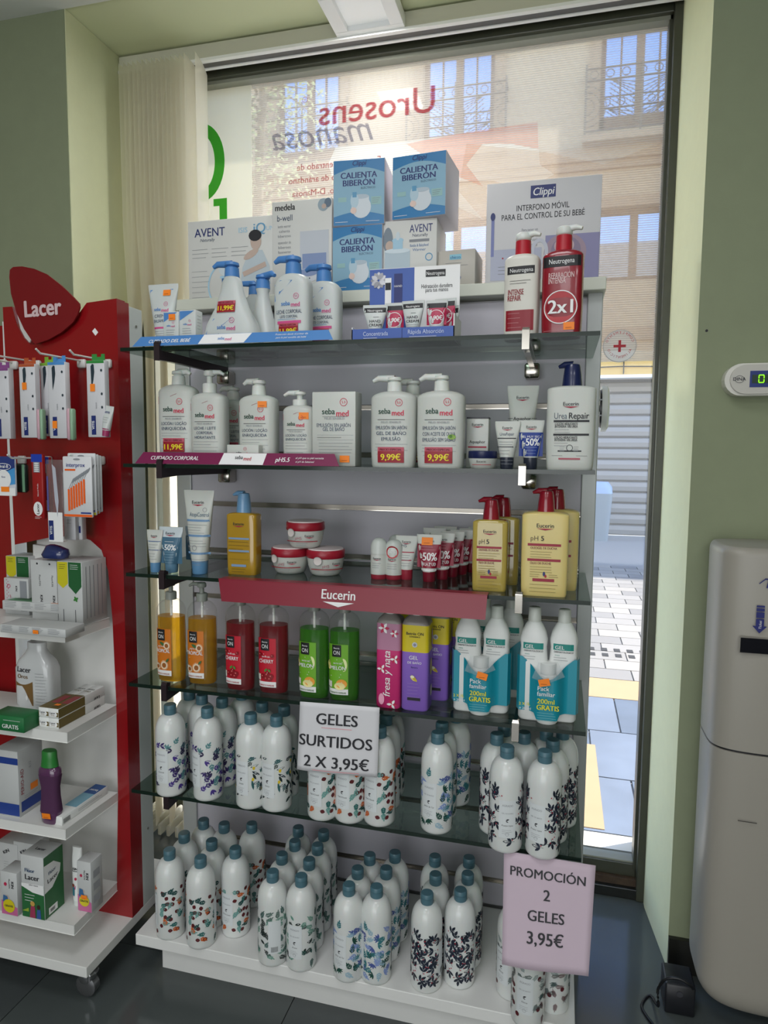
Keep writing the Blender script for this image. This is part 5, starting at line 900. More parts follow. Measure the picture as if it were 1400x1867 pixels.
for a in (('pome', 309, 1556, 'front left corner of the base board', -55, 1), ('pome', 365.5, 1570, 'front row, second from left', -70, 1), ('pome', 429, 1553, 'front row, third from left', -14), ('pome', 335.7, 1525.6, 'second row, leftmost', -60, 1), ('pome', 386, 1539, 'second row, second from left', -60, 1), ('pome', 371, 1501, 'rear row, leftmost', -50), ('pome', 408.6, 1508, 'rear row, second from left', -60, 1), ('pome', 459, 1508, 'rear row, third from left', -20),
          ('grey', 497, 1596, 'front row, left one with its back turned', -150), ('grey', 549, 1604, 'front row, right one', -5), ('grey', 513.9, 1564, 'second row, left', 30), ('grey', 563.6, 1574, 'second row, right', -40), ('grey', 537.5, 1540, 'third row, left', 20), ('grey', 579, 1547, 'third row, right', -40), ('grey', 543.7, 1515, 'rear row, left', 0), ('grey', 590, 1522, 'rear row, right', -40),
          ('blue', 636, 1620, 'front row, left one of two', -20), ('blue', 686.5, 1623.7, 'front row, right one of two', 120), ('blue', 652, 1590, 'second row, left', 10), ('blue', 704, 1590, 'second row, right', -30), ('blue', 674, 1565, 'rear row, left', 0), ('blue', 720, 1561, 'rear row, right', -40),
          ('berry', 778.6, 1635.6, 'front row of the base, left', -95), ('berry', 839.6, 1630, 'front row of the base, right', -85), ('berry', 794, 1601, 'second row of the base, left', -60), ('berry', 852.6, 1600, 'second row of the base, right', -60), ('berry', 793, 1568, 'rear row of the base, left', 0), ('berry', 855, 1570.6, 'rear row of the base, right', -50),
          ('fern', 937, 1648, 'left one behind the promotion sheet', -40), ('fern', 966, 1690, 'frontmost one under the promotion sheet', -10), ('fern', 1012, 1668, 'right one behind the promotion sheet', -60)):
    put(a[0], a[1], a[2], ZB, a[3], a[4], a[5] if len(a) > 5 else 0)
# paper signs hanging from the shelf edges
PAP = M('dddce0', .7, noise=(20, .02)); PAP2 = M('c9b6c4', .7, noise=(20, .02))
def sheet(name, label, c4, rows, mp, yb, und=None, yb2=-.020):
    tl, tr_, bl_, br = [at(*q, y=yb if i < 2 else yb2) for i, q in enumerate(c4)]; t = thing(name, label, 'sign', (tl.x, tl.y, tl.z)); N = 14; v = []; f = []
    def fn(a, b, e):      # a,b in 0..1 from top-left
        T = tl.lerp(tr_, a); B = bl_.lerp(br, a); p = T.lerp(B, b); bend = .004*sin(a*pi*1.3+.4)*b+.003*(1-a)*(1-b)**2
        return (p.x-tl.x, p.y-tl.y-bend-e, p.z-tl.z)
    for j in range(N+1):
        for i in range(N+1): v.append(fn(i/N, j/N, 0))
    for j in range(N):
        for i in range(N): f.append((j*(N+1)+i, (j+1)*(N+1)+i, (j+1)*(N+1)+i+1, j*(N+1)+i+1))
    m = MB(); m.add(v, f, mp, True); o = m.build('paper', t); sd = o.modifiers.new('thick', 'SOLIDIFY'); sd.thickness = .0003; sd.offset = 1
    W_ = (tr_-tl).length; H_ = (bl_-tl).length; d = Dec()
    for st, cx, cy, sz in rows: d.txt(st, cx*W_, -cy*H_, sz*H_*1.04, INK, 2, bold=.024)
    if und:
        for cx, cy, ww in und: d.rect((cx-ww/2)*W_, (cx+ww/2)*W_, -cy*H_-.0012, -cy*H_, M('e8a0a8', .6), 1)
    d.build('lettering', lambda a, b, e: fn(a/W_, -b/H_, e), t, eps=.0005); return t
sheet('paper_sign', 'white paper sign reading GELES SURTIDOS 2 X 3,95\u20ac hanging from the fourth shelf', ((548, 1278), (692, 1290), (542, 1402), (687, 1419)),
      (('GELES', .48, .30, .22), ('SURTIDOS', .47, .62, .22), ('2 X 3,95\u20ac', .49, .92, .22)), PAP, -.018, ((.48, .345, .38), (.49, .965, .58)))
sheet('paper_sign', 'pale pink paper sheet reading PROMOCI\u00d3N 2 GELES 3,95\u20ac at the lower right', ((919, 1550), (1086, 1578), (915, 1757), (1073, 1783)),
      (('PROMOCI\u00d3N', .49, .20, .115), ('2', .49, .385, .135), ('GELES', .49, .575, .130), ('3,95\u20ac', .49, .775, .150)), PAP2, -.014, None, -.075)
# ================================================================== RED DISPLAY STAND
REDP = M('8f1218', .22, coat=.4, noise=(2, .04)); SWH = M('e4e4e1', .4, noise=(5, .02)); SX = -.05
ds = thing('display_stand', 'red and white dental product display stand on castors with tiered white shelves', 'display stand', (0, 0, 0))
def A6(u, v, y=.06): p = at(u, v, y=y); return (p.x, p.z)
out = [A6(*q) for q in ((5, 560), (22, 559), (30, 590), (43, 615), (55, 628), (64, 628), (100, 612), (122, 600), (134, 585), (158, 552))]+[(SX, 1.600), (SX, .107)]
out += [A6(*q) for q in ((175, 1668), (213, 1610), (215, 1450), (212, 1285), (205, 1130), (197, 1040), (185, 1003), (165, 985), (140, 976), (90, 980), (27, 993))]
fr_ = lambda y0: (lambda a, b, e: (a, y0+e, b))
MB().prism(out, fr_(.06), 0, .03, REDP).build('front_panel', ds, bevel=.001)
MB().box(SX-.012, SX-.0002, .0905, .1048, .1075, 1.598, REDP).build('side_trim', ds)
xl = A6(42, 1000)[0]; MB().box(xl, SX-.003, .105, .15, .107, 1.58, SWH).box(SX-.003, SX, .1052, .155, .1072, 1.592, M('c9cfcc', .35)).build('spine_board', ds, bevel=.001)
MB().prism([(xl+.0, .107)]+[A6(*q) for q in ((213, 1660), (214, 1450), (210, 1285), (204, 1130), (194, 1030), (180, 1000), (160, 982), (130, 976), (90, 984), (70, 1000))]+[(xl, 1.02)], fr_(.092), 0, .012, SWH).build('arch_panel', ds)
for k in range(2): MB().tube([(SX+.0005, .13, (1.55, .30)[k]), (SX+.002, .13, (1.55, .30)[k])], .003, M('77786f', .5), 10).build('screw', ds)
MB().prism([A6(*q) for q in ((50, 628), (62, 600), (40, 560), (22, 530), (25, 555), (35, 600))], fr_(.064), 0, .003, SWH).build('topper_backing', ds)
# base board on castors
bx0 = -.62; MB().box(bx0, SX, -.108, .29, .082, .107, SWH).build('base_board', ds, bevel=.0015)
for x, y in ((-.085, -.062), (-.56, -.06), (-.085, .24), (-.56, .24)):
    m = MB(); m.add([], [], CHROME); m.loft([(.078, .020, .020, 2), (.082, .020, .020, 2)], CHROME, 18); m.build('castor_plate', ds, (x, y, 0))
    m = MB(); v = []; N = 20; 
    for k in range(N):
        q = 2*pi*k/N
        for yy_, rr in ((-.012, .020), (-.009, .0255), (.009, .0255), (.012, .020)): v.append((x+rr*cos(q), y+yy_, .039+rr*sin(q)+0.0))
    m.add(v, [(4*k+i, 4*((k+1) % N)+i, 4*((k+1) % N)+i+1, 4*k+i+1) for k in range(N) for i in range(3)]+[tuple(4*k for k in range(N-1, -1, -1)), tuple(4*k+3 for k in range(N))], M('6f7072', .25, .6), True)
    m.loft([(.050, .018, .016, 2), (.072, .026, .022, 2), (.0785, .020, .018, 2)], M('8d8e90', .15, .8), 20, cx=x, cy=y); w_o = m.build('castor', ds); w_o.location.z = -.0135
# four trapezoid shelves
SH = []
for (bk, ft) in (((200, 1126), (118, 1154)), ((212, 1285), (122, 1337)), ((214, 1445), (119, 1514)), ((213.5, 1608), (134.7, 1689))):
    B = at(*bk, y=.06); F = at(*ft, z=B.z); SH.append((B, F)); m = MB()
    m.prism([(B.x, .06), (F.x, F.y), (-.46, F.y), (-.46, .0599)], lambda a, b, e, z=B.z: (a, b, z+e), -.022, 0, SWH); m.build('shelf', ds, bevel=.0012)
# left neighbour module
MB().box(-.80, -.405, .10, .13, .107, 1.56, REDP).build('rear_red_panel', ds); MB().box(-.405, -.395, .10, .14, .107, 1.57, WHITE).build('white_edge', ds)
# topper
tp = thing('sign_topper', 'rounded dark red triangular sign with white lettering on top of the stand', 'sign', (0, 0, 0))
q = [(17, 505), (18, 492), (24, 487), (40, 486), (62, 490), (85, 500), (110, 519), (132, 540), (144, 553), (145, 560), (141, 574), (133, 587), (112, 606), (88, 619), (64, 627), (60, 624), (44, 600), (30, 570), (20, 535)]
MB().prism([A6(u, v, .045) for u, v in q], fr_(.045), 0, .004, M('7a0f16', .35)).build('plate', tp, bevel=.0008)
MB().box(A6(70, 560)[0], A6(90, 560)[0], .049, .06, A6(70, 600)[1], A6(70, 560)[1], SWH).build('mount', tp)
d = Dec(); cx, cz = A6(79, 572, .045); [d.txt('Lacer', cx, cz-.004+dz, .052, M('d9bfc1', .5), 1, bold=bb, wmax=.100, rot=.03) for dz, bb in ((0, .045), (.0012, .02), (-.0012, .02))]; d.build('print', front(.045), tp)
MB().prism([A6(u, v, .0595) for u, v in ((168, 604), (173, 598), (179, 606), (174, 612))], fr_(.0592), 0, .0006, WHT).build('label_scrap', ds)
# hooks
def hook(u, v, ln, lb=None):
    x, z = A6(u, v); MB().rbox(x-.011, x+.011, .050, .0598, z-.012, z+.008, SWH, .003).build('hook_plate', ds)
    MB().tube([(x, .05, z+.004), (x-.003, -.02, z+.004), (x-.004, .05-ln, z+.004), (x-.004, .05-ln-.012, z+.012)], .0022, PUMPW, 8).build('hook', ds); return x, z
HK = [hook(28, 665, .10), hook(70, 664, .10), hook(152, 662, .12), hook(198, 662, .10), hook(43, 837, .10), hook(90, 838, .10), hook(186, 838, .08), hook(8, 662, .08)]
BOXW = M('d4d4d8', .4)
def brush_box(u0, u1, vt, vb, y, tabc, lb, tagged=None, brush='2c3a44', rz=0, cover=None):
    x0, z0_ = A6(u0, vb, y); x1, z1_ = A6(u1, vt, y); w_ = x1-x0; h = A6(u0, vt, y)[1]-z0_; t = thing('toothbrush_box', lb, 'toothbrush', ((x0+x1)/2, y, z0_), rz, 'hanging toothbrush boxes')
    MB().rbox(-w_/2, w_/2, 0, .016, 0, h*.92, BOXW, .0012).build('carton', t); MB().prism([(-w_*.30, h*.90), (w_*.42, h*.90), (w_*.42, h), (w_*.22, h), (w_*.22, h*.965), (-w_*.02, h*.965), (-w_*.02, h), (-w_*.30, h)], lambda a, b, e: (a, .008+e, b), -.0004, .0004, M(tabc, .5)).build('hang_tab', t)
    d = Dec(); d.rect(-w_*.49, w_*.49, h*.885, h*.918, M(tabc, .5), 0); bx = -w_*.16; d.poly([(bx-.004, h*.85), (bx, h*.88), (bx+.004, h*.87), (bx+.005, h*.78), (bx+.002, h*.68), (bx-.003, h*.58)], M(brush, .3), 1)
    d.rect(bx-.0055, bx+.0055, h*.03, h*.26, NAVY, 1); d.txt('VITIS', bx+.002, h*.145, .0085, WHT, 2, bold=.03, rot=pi/2, wmax=h*.18); d.txt('suave', bx+.009, h*.38, .006, GREYT, 1, rot=pi/2)
    for q_ in (.80, .52, .36): d.ell(w_*.34, h*q_, .0025, .003, M(brush, .4), 1, 12)
    if tagged: d.rect(bx-.006, bx+.006, h*tagged, h*(tagged+.09), ORANGE, 3)
    d.build('print', front(0), t, eps=.0003)
    if cover: sx = 1; m = MB(); m.rbox(w_/2+.001, w_/2+.009, -.002, .012, -.004, h*.36, M('c9a2ae', .3), .003).rbox(w_/2+.009, w_/2+.017, -.002, .012, -.004, h*.36, M('8fb394', .3), .003); m.build('travel_case', t)
    return t
brush_box(39, 62, 652, 798, -.020, 'b4532a', 'white toothbrush box with an orange-brown tab on the left hook', .60, cover=1)
brush_box(77, 96, 650, 795, .010, '7fae3a', 'white toothbrush box with a light green tab behind the blue topped one')
brush_box(91, 117, 648, 799, -.025, '4a8fd0', 'white toothbrush box with a blue top beside a pink and green travel case', .12, cover=1)
t = brush_box(161, 189, 645, 797, -.030, '2f8a3a', 'white toothbrush box with a dark green tab on the right hook', .55)
brush_box(-10, 14, 660, 800, -.015, '8a4a8a', 'white toothbrush box cut off by the left edge of the photo')
x, z = A6(186, 797, -.02); t = thing('toothpaste_tube', 'small white and magenta toothpaste tube tilted beside the dark green tabbed box', 'toothpaste', (x+.014, -.026, z+.002)); t.rotation_euler = (0, radians(9), 0); s = tube_secs(.066, .026, .0085, .013); body(t, s, BWH); MB().lathe([(0, .0075), (.013, .0082)], M('a03060', .4), 20).build('cap', t); d = Dec(); d.txt('VITIS', 0, .050, .006, NAVY, 1, bold=.03); d.lines(-.006, .006, .040, 3, .005, GREYT); d.rect(-.008, .008, .0145, .017, M('a03060', .5), 0); d.build('print', surf(s), t)
# row two
def hang(u0, u1, vt, vb, y, name, lb, cat, m_, deco, dp=.006, rz=0, grp=None, r=.002):
    x0, z0_ = A6(u0, vb, y); x1, _ = A6(u1, vb, y); h = A6(u0, vt, y)[1]-z0_; w_ = x1-x0; t = thing(name, lb, cat, ((x0+x1)/2, y, z0_), rz, grp); MB().rbox(-w_/2, w_/2, 0, dp, 0, h, m_, min(r, dp*.45)).build('pack', t)
    d = Dec(); deco(d, w_, h); d.build('print', front(0), t, eps=.0003); return t, w_, h
def dk(d, w, h):
    d.rect(-w*.5, w*.5, h*.45, h, M('2b3a7a', .4), 0); d.poly([(-w*.5, h*.45), (w*.5, h*.72), (w*.5, h*.30), (-w*.5, h*.2)], M('4a9ad8', .4), 1); d.ell(0, h*.42, w*.32, h*.24, WHT, 2); d.rect(-w*.5, w*.5, 0, h*.2, WHT, 2); d.ring(0, h*.74, w*.34, .0012, WHT, 2, 20, h*.09); d.txt('Oral-B', 0, h*.71, .0105, WHT, 3, bold=.03, wmax=w*.58); d.txt('Essential', 0, h*.60, .0055, WHT, 3); d.rect(-w*.12, w*.24, h*.10, h*.23, ORANGE, 4); d.txt('floss', .0, h*.46, .006, NAVY, 3)
hang(-12, 29, 832, 903, -.03, 'floss_pack', 'blue and white dental floss card at the far left of the second hook row', 'dental floss', M('d8dce6', .4), dk)
hang(27, 47, 845, 898, -.01, 'floss_dispenser', 'black and green floss dispenser behind the blue floss card', 'dental floss', M('1b2a24', .25), lambda d, w, h: d.rect(w*.22, w*.46, h*.03, h*.97, M('6f9a7a', .4), 0), dp=.014, r=.005)
def dk(d, w, h):
    d.rect(-w*.5, w*.5, h*.88, h, M('1f3fae', .4), 0); d.rect(-w*.3, w*.3, h*.72, h*.88, M('8a8a92', .3), 1)
    for k in range(5): d.ell(0, h*(.74+.03*k), w*.24, h*.010, WHT, 2, 12)
    d.ell(0, h*.16, w*.42, h*.11, WHT, 1); d.txt('Lacer', w*.12, h*.16, .011, INK, 2, bold=.03, rot=pi/2, wmax=h*.17); d.txt('Natural Medio', w*.1, h*.45, .005, WHT, 1, rot=pi/2); d.lines(-w*.3, w*.3, h*.03, 2, .003, WHT)
hang(60, 81, 828, 946, -.02, 'toothbrush_pack', 'red toothbrush pack with a blue top on the second hook row', 'toothbrush', M('9c1a1c', .35), dk, dp=.010, rz=radians(-4))
hang(73, 92, 833, 938, .005, 'toothbrush_pack', 'second red toothbrush pack half hidden behind the blue topped one', 'toothbrush', M('9c1a1c', .35), dk, dp=.010)
def dk(d, w, h): d.rect(-w*.45, w*.45, 0, h*.36, WHT, 0); d.rect(-w*.42, -w*.12, h*.02, h*.26, NAVY, 1); d.txt('VITIS', -w*.20, h*.14, .009, WHT, 2, bold=.03, rot=pi/2, wmax=h*.22); d.poly([(w*-.1, h*.95), (w*.12, h*.9), (w*.25, h*.5), (w*.16, h*.3), (w*.02, h*.5)], M('b9bcc8', .3), 1); d.rect(-w*.46, -w*.36, h*.38, h*.8, M('5a5a9a', .4), 1)
hang(88, 117, 838, 987, -.03, 'toothbrush_pack', 'clear and white toothbrush blister pack hanging longest in the second row', 'toothbrush', CLEARP, dk, dp=.012)
hang(117, 138, 860, 984, .0, 'toothbrush_box', 'white closed toothbrush boxes hanging behind the orange interdental card', 'toothbrush', BOXW, lambda d, w, h: d.lines(-w*.3, w*.3, h*.5, 6, .008, GREYT), dp=.016); hang(139, 150, 858, 984, .012, 'toothbrush_box', 'narrow white toothbrush box right of the closed white ones', 'toothbrush', BOXW, lambda d, w, h: d.rect(-w*.3, w*.3, h*.1, h*.2, NAVY, 0), dp=.016)
def inter(c, name_=True):
    def dk(d, w, h):
        M_ = M(c, .4); d.rect(-w*.49, w*.49, .001, h*.045, M_, 0); d.txt('interprox', -w*.04, h*.83, .0125, M('2a3a86', .5), 1, bold=.02, wmax=w*.80); d.rect(-w*.42, -w*.05, h*.765, h*.795, M_, 1); d.ell(0, h*.955, w*.12, h*.016, GREYT, 1, 14)
        for k in range(7): x = -w*.30+w*.09*k; zt = h*(.46+.028*k); d.poly([(x-w*.034, h*(.10+.022*k)), (x+w*.034, h*(.10+.022*k)), (x+w*.034, zt), (x-w*.034, zt)], M_, 2); d.stem(x, zt, h*.20, radians(62), .0009, GREYT, 2); d.leaf(x+h*.06, zt+h*.10, h*.12, .0035, radians(55), M('8a8f96', .5), 3)
        d.rect(w*.1, w*.46, h*.06, h*.085, M('2a3a86', .5), 1)
    return dk
hang(117, 169, 832, 942, -.045, 'interdental_card', 'white interdental brush card with orange brushes in front', 'toothbrush', M('dcdde0', .3), inter('f0641e'), dp=.005, grp='interdental brush cards')
for k, (c, nm) in enumerate((('d8cf3a', 'yellow'), ('e09a2a', 'amber'), ('c8c8cc', 'grey'))): hang(126+k*5, 176+k*5, 826+k*2, 938-k*3, -.032+.016*k, 'interdental_card', 'interdental brush card with %s brushes, number %s behind the orange one' % (nm, ('one', 'two', 'three')[k]), 'toothbrush', M('dcdde0', .3), inter(c), dp=.005, grp='interdental brush cards')
# boxes on the four white shelves
def on_sh(i, u0, u1, vt, vb, y=None):
    zz = SH[i][0].z; return P(u0, u1, vt, vb, y, zz)
def kinbox(name, lb, i, u0, u1, vt, vb, dp, m_, deco, side=None, top=None, y=None, zoff=0, rz=0, cat='box', h=None, xs=0):
    x, yy_, w_, h_ = on_sh(i, u0, u1, vt, vb, y); h_ = h or h_; return carton(name, lb, (x+xs, yy_, SH[i][0].z+zoff), w_, dp, h_, m_, deco and (lambda d: deco(d, w_, h_)), side and (lambda d: side(d, dp, h_)), top and (lambda d: top(d, w_, dp)), rz, cat)
GRK = M('1f5c30', .45); YLK = M('c9c020', .45); BX = M('c4c6c6', .5)
def kin(d, w, h, yl=.36, split=.62):
    d.poly([(-w*.48, h*.995), (-w*.06, h*.995), (-w*.06, h*.66), (-w*.27, h*.58), (-w*.48, h*.66)], YLK, 0); d.poly([(-w*.04, h*.995), (w*.48, h*.995), (w*.48, h*.62), (w*.24, h*.50), (-w*.04, h*.62)], GRK, 0)
    for k in range(3): d.lines(-w*.40, -w*.14, h*(.95-.03*k), 1, .01, INK, .0008); d.lines(w*.04, w*.4, h*(.95-.03*k), 1, .01, WHT, .0008)
    for k in range(4): d.leaf(w*.24, h*.42, .007, .005, k*pi/2+.5, M('2f7a2a', .5), 1)
    d.rect(-w*.28, -w*.26, h*.05, h*.25, INK, 0); d.rect(w*.2, w*.22, h*.05, h*.25, INK, 0)
sd = lambda d, dp, h: [d.rect(dp*q, dp*q+.002, h*.1, h*.92, GREYT, 0) for q in (.15, .3, .45, .62, .78)]
xk, yk, wk, hk = on_sh(0, 105, 150, 1022, 1140, -.03)
kinbox('toothpaste_pack', 'tall white pack with yellow and green labels, right on the top white shelf', 0, 105, 150, 1023, 1140, .085, BX, kin, sd, y=-.035)
def kin2(d, w, h): [ (d.ell(w*q-.004, h*.94, .0025, .0025, INK, 0, 10), d.txt('FluorKIN', w*q, h*.66, .007, INK, 0, rot=-pi/2, wmax=h*.5), d.txt('KIN', w*q+.002, h*.36, .010, INK, 0, bold=.04, rot=-pi/2)) for q in (-.18, .30)]; d.rect(-w*.34, -w*.16, h*.18, h*.28, GREYT, 0)
kinbox('toothpaste_pack', 'tall plain white pack with black sideways lettering, middle of the top white shelf', 0, 57, 104, 1020, 1130, .075, BX, kin2, y=-.030)
kinbox('toothpaste_pack', 'shorter pack with yellow and green labels at the left of the top white shelf', 0, 12, 54, 1013, 1110, .06, BX, kin, y=-.005)
def kin3(d, w, h): [d.ell(-w*.38+.004*(k % 2), h*(.95-.05*k), .0012, .0012, M('c02860', .5), 0, 8) for k in range(15)]; d.ring(-w*.30, h*.78, .005, .0015, M('c02860', .5), 0); d.txt('perfume', -w*.26, h*.42, .006, M('c02860', .5), 0, rot=-pi/2); d.txt('KIN', -w*.02, h*.72, .008, INK, 0, bold=.03, rot=-pi/2); d.rect(w*.16, w*.44, h*.1, h*.94, GREYT, 0)
kinbox('toothpaste_box', 'white box with a pink dotted edge leaning at the left of the top white shelf', 0, 8, 52, 1053, 1120, .02, BX, kin3, y=-.040)
x, y, w_, h = on_sh(0, 3, 119, 1133, 1156); z_ = SH[0][0].z
def fl(d, w, h): [d.lines(w*q, w*q+w*.18, h*.85, 4, h*.17, GREYT, .0009) for q in (-.46, -.2, .0, .24)]
t = kinbox('flat_box', 'flat white medicine box at the bottom of the flat pair, orange tag on its front', 0, 0, 119, 1134, 1158, .06, BX, fl, y=y+.002, h=.018); sticker(t, front(0), .010, .008, .014, .008); hb_ = .018
t = kinbox('flat_box', 'flat white box with a green printed top lying on the other flat box', 0, 5, 125, 1108, 1130, .055, BX, fl, top=lambda d, w, dp: (d.rect(-w*.45, w*.05, .006, dp-.004, M('5a9a6a', .5), 0), d.rect(-w*.4, -w*.15, .015, .04, M('2f5a34', .5), 1), d.rect(w*.22, w*.36, .004, .014, ORANGE, 1)), y=y+.010, zoff=hb_+.0004, h=.022)
x, z = at(90, 1015, y=-.02).x, at(90, 1022, y=-.02).z
t = thing('blue_bag', 'crumpled dark blue plastic bag lying on the white packs', 'bag', (x, .0, SH[0][0].z+hk*.0+ (at(80, 1021, y=-.03).z-SH[0][0].z)+.001)); MB().loft([(0, .030, .016, 3), (.008, .034, .020, 2.5), (.020, .030, .017, 2.2, .003, 0), (.028, .018, .010, 2, -.006, 0), (.031, .006, .004, 2, -.008, 0)], M('2a3566', .15, coat=.6), 22).build('bag', t)
# shelf two
x, y, w_, h = on_sh(1, 24, 90, 1172, 1290, -.01)
t = thing('mouthwash_bottle', 'large white mouthwash bottle with a brown and white label on the second white shelf', 'bottle', (x, .012, SH[1][0].z)); h -= .0; s = [(0, w_*.46, .024, 4), (.005, w_*.5, .026, 4), (h*.60, w_*.5, .026, 4), (h*.72, w_*.44, .024, 3), (h*.82, w_*.30, .018, 2.4), (h*.90, w_*.24, .014, 2), (h, w_*.24, .014, 2)]; body(t, s, M('d4d6d8', .2, coat=.4))
d = Dec(); d.poly([(-w_*.47, 0.006)]+[(-w_*.47+w_*.54*k/8, h*.42-h*.06*sin(pi*k/8)) for k in range(9)]+[(w_*.07, .006)], M('7a5a2c', .5), 0); d.txt('Lacer', -w_*.16, h*.56, .018, INK, 1, bold=.03, wmax=w_*.54); d.txt('Oros', -w_*.2, h*.46, .014, M('7a5a2c', .5), 1, bold=.02, wmax=w_*.36); d.lines(w_*.14, w_*.44, h*.55, 12, .0075, GREYT); d.ell(-.01, h*.16, .003, .006, WHT, 1); d.build('label', surf(s), t)
kinbox('toothpaste_box', 'green box with white lettering GRATIS at the left of the second white shelf', 1, -18, 43, 1292, 1333, .05, M('1f6e3c', .45), lambda d, w, h: (d.txt('GRATIS', w*.10, h*.20, .013, WHT, 1, bold=.02, wmax=w*.62), d.lines(-w*.1, w*.4, h*.72, 1, .004, WHT)), y=-.095, h=.034)
OR = M('6a5a28', .5)
def oros(lb, k, j, first=None):
    def fr(d, w, h): d.rect(-w*.48, w*.48, h*.18, h*.62, OR, 0); d.poly([(-w*.42, h*.20), (w*.26, h*.20), (w*.40, h*.42), (w*.26, h*.66), (-w*.42, h*.66)], WHT, 1); d.txt('Lacer', -w*.06, h*.46, .0062, INK, 2, bold=.03); d.txt('Oros', -w*.06, h*.28, .0048, OR, 2)
    z_ = SH[1][0].z; w1, h1 = .026, .0225; x0 = at(70, 1325, y=-.100).x; t = carton('toothpaste_box', lb, (x0+w1*(k+.5), -.098, z_+h1*j+.0003*j), w1-.0003, .155, h1, WHITE, lambda d: fr(d, w1, h1), (lambda d: (d.rect(.0, .085, .001, h1-.001, OR, 0), d.txt('Lacer', .125, h1*.25, .010, INK, 1, bold=.03, rot=pi))) if k else None, (lambda d: (d.rect(-w1*.49, w1*.49, .0, .085, OR, 0), d.rect(-w1*.2, w1*.49, .03, .075, M('9a3a40', .5), 1), d.txt('Lacer', 0, .125, .009, INK, 1, bold=.03, rot=pi), d.txt('Oros', 0, .112, .009, OR, 1, bold=.03, rot=pi))) if j else None, cat='box', group='gold and white toothpaste boxes')
    return t
t = oros('gold and white toothpaste box, lower left of the block of four', 0, 0); oros('gold and white toothpaste box, lower right of the block of four', 1, 0); oros('gold and white toothpaste box, upper left of the block of four', 0, 1); t = oros('gold and white toothpaste box, upper right of the block, with an orange tag', 1, 1); d = Dec(); d.rect(-.009, .004, .012, .022, ORANGE, 4); d.build('price_sticker', topf(.0225), t)
# shelf three
def perio(d, w, h): d.rect(-w*.5, w*.5, h*.80, h*.90, M('24408e', .45), 0); d.rect(-w*.5, w*.5, h*.02, h*.20, M('24408e', .45), 0)
def perios(d, dp, h): d.txt('PERIO-AID', dp*.20, h*.52, .013, M('9a1a2e', .5), 1, rot=pi/2, wmax=h*.62); d.rect(dp*.08, dp*.94, h*.06, h*.22, M('24408e', .45), 0); d.rect(dp*.45, dp*.75, h*.32, h*.42, ORANGE, 2); d.lines(dp*.2, dp*.8, h*.28, 2, .004, GREYT); d.txt('0,12', dp*.5, h*.72, .009, GREYT, 1, rot=pi/2)
x, y, w_, h = on_sh(2, -30, 14, 1375, 1500, -.10); carton('mouthwash_box', 'white and blue mouthwash box with red sideways lettering on the third white shelf', (x, -.098, SH[2][0].z), w_, .075, h, BX, lambda d: perio(d, w_, h), lambda d: perios(d, .075, h))
x, y, w_, h = on_sh(2, 63, 100, 1370, 1505); t = thing('mouthwash_bottle', 'purple mouthwash bottle with a green cap and orange tag on the third white shelf', 'bottle', (x, y+.018, SH[2][0].z)); a = w_/2; hc = h*.80
s = [(0, a*.72, .012, 2.6), (.004, a*.80, .014, 2.6), (hc*.2, a*.92, .016, 2.6), (hc*.45, a*.80, .0135, 2.6), (hc*.62, a*.78, .013, 2.6), (hc*.85, a*.98, .016, 2.6), (hc*.94, a*.95, .015, 2.4), (hc, a*.6, .010, 2)]; body(t, s, M('5a3458', .15, coat=.6)); MB().loft([(hc-.002, a*.78, .0145, 2), (hc+(h-hc)*.5, a*.68, .0125, 2), (h-.002, a*.66, .012, 2), (h, a*.6, .011, 2)], M('2c7a34', .35), 24).build('cap', t)
MB().loft([(q[0], q[1]*1.01, q[2]*1.02, q[3]) for q in s[2:6]], film('violet_label', '8a6088', .25), 24, cap=(0, 0)).build('sleeve', t); sticker(t, surf(s), .0, hc*.16, .022, .013, .05)
x0 = at(92, 1500, y=-.10).x; t = carton('toothpaste_box', 'long flat white and light blue toothpaste box along the edge of the third white shelf', (x0+.014, -.100, SH[2][0].z), .034, .150, .020, WHITE, None, lambda d: (d.lines(.05, .13, .012, 2, .004, GREYT), [d.rect(.004+.0018*i, .0049+.0018*i, .003, .014, INK, 0) for i in range(12)]), lambda d: (d.rect(-.016, .016, .045, .105, M('7fb0c4', .5), 0), d.rect(-.016, .016, .105, .148, M('24508e', .5), 0), d.txt('lacer', .0, .125, .012, WHT, 1, bold=.03, rot=pi)), radians(-2))
# shelf four
def kids(d, w, h): d.poly([(-w*.49, 0.001), (w*.49, .001), (w*.49, h*.20), (-w*.49, h*.34)], M('c86a9a', .45), 0); d.ell(-w*.02, h*.22, w*.36, w*.36, M('d8c81e', .45), 2); d.txt('GRATIS', -w*.02, h*.20, .0068, INK, 3, bold=.04, wmax=w*.66); d.ell(-w*.14, h*.40, w*.14, w*.14, SKIN, 1); d.poly([(-w*.4, h*.30), (0, h*.30), (-w*.1, h*.44), (-w*.35, h*.46)], M('3a6a9a', .5), 1); d.ell(-w*.2, h*.72, w*.09, w*.10, M('c02850', .5), 1); d.txt('KIN', w*.16, h*.72, .010, INK, 1, bold=.04, rot=-pi/2); d.txt('FluorKIN', w*.0, h*.74, .006, INK, 1, rot=-pi/2)
x, y, w_, h = on_sh(3, 2, 31, 1585, 1668); carton('toothpaste_box', 'white children toothpaste box with a yellow GRATIS circle, left on the bottom white shelf', (x, y, SH[3][0].z), w_, .045, h, BX, lambda d: kids(d, w_, h))
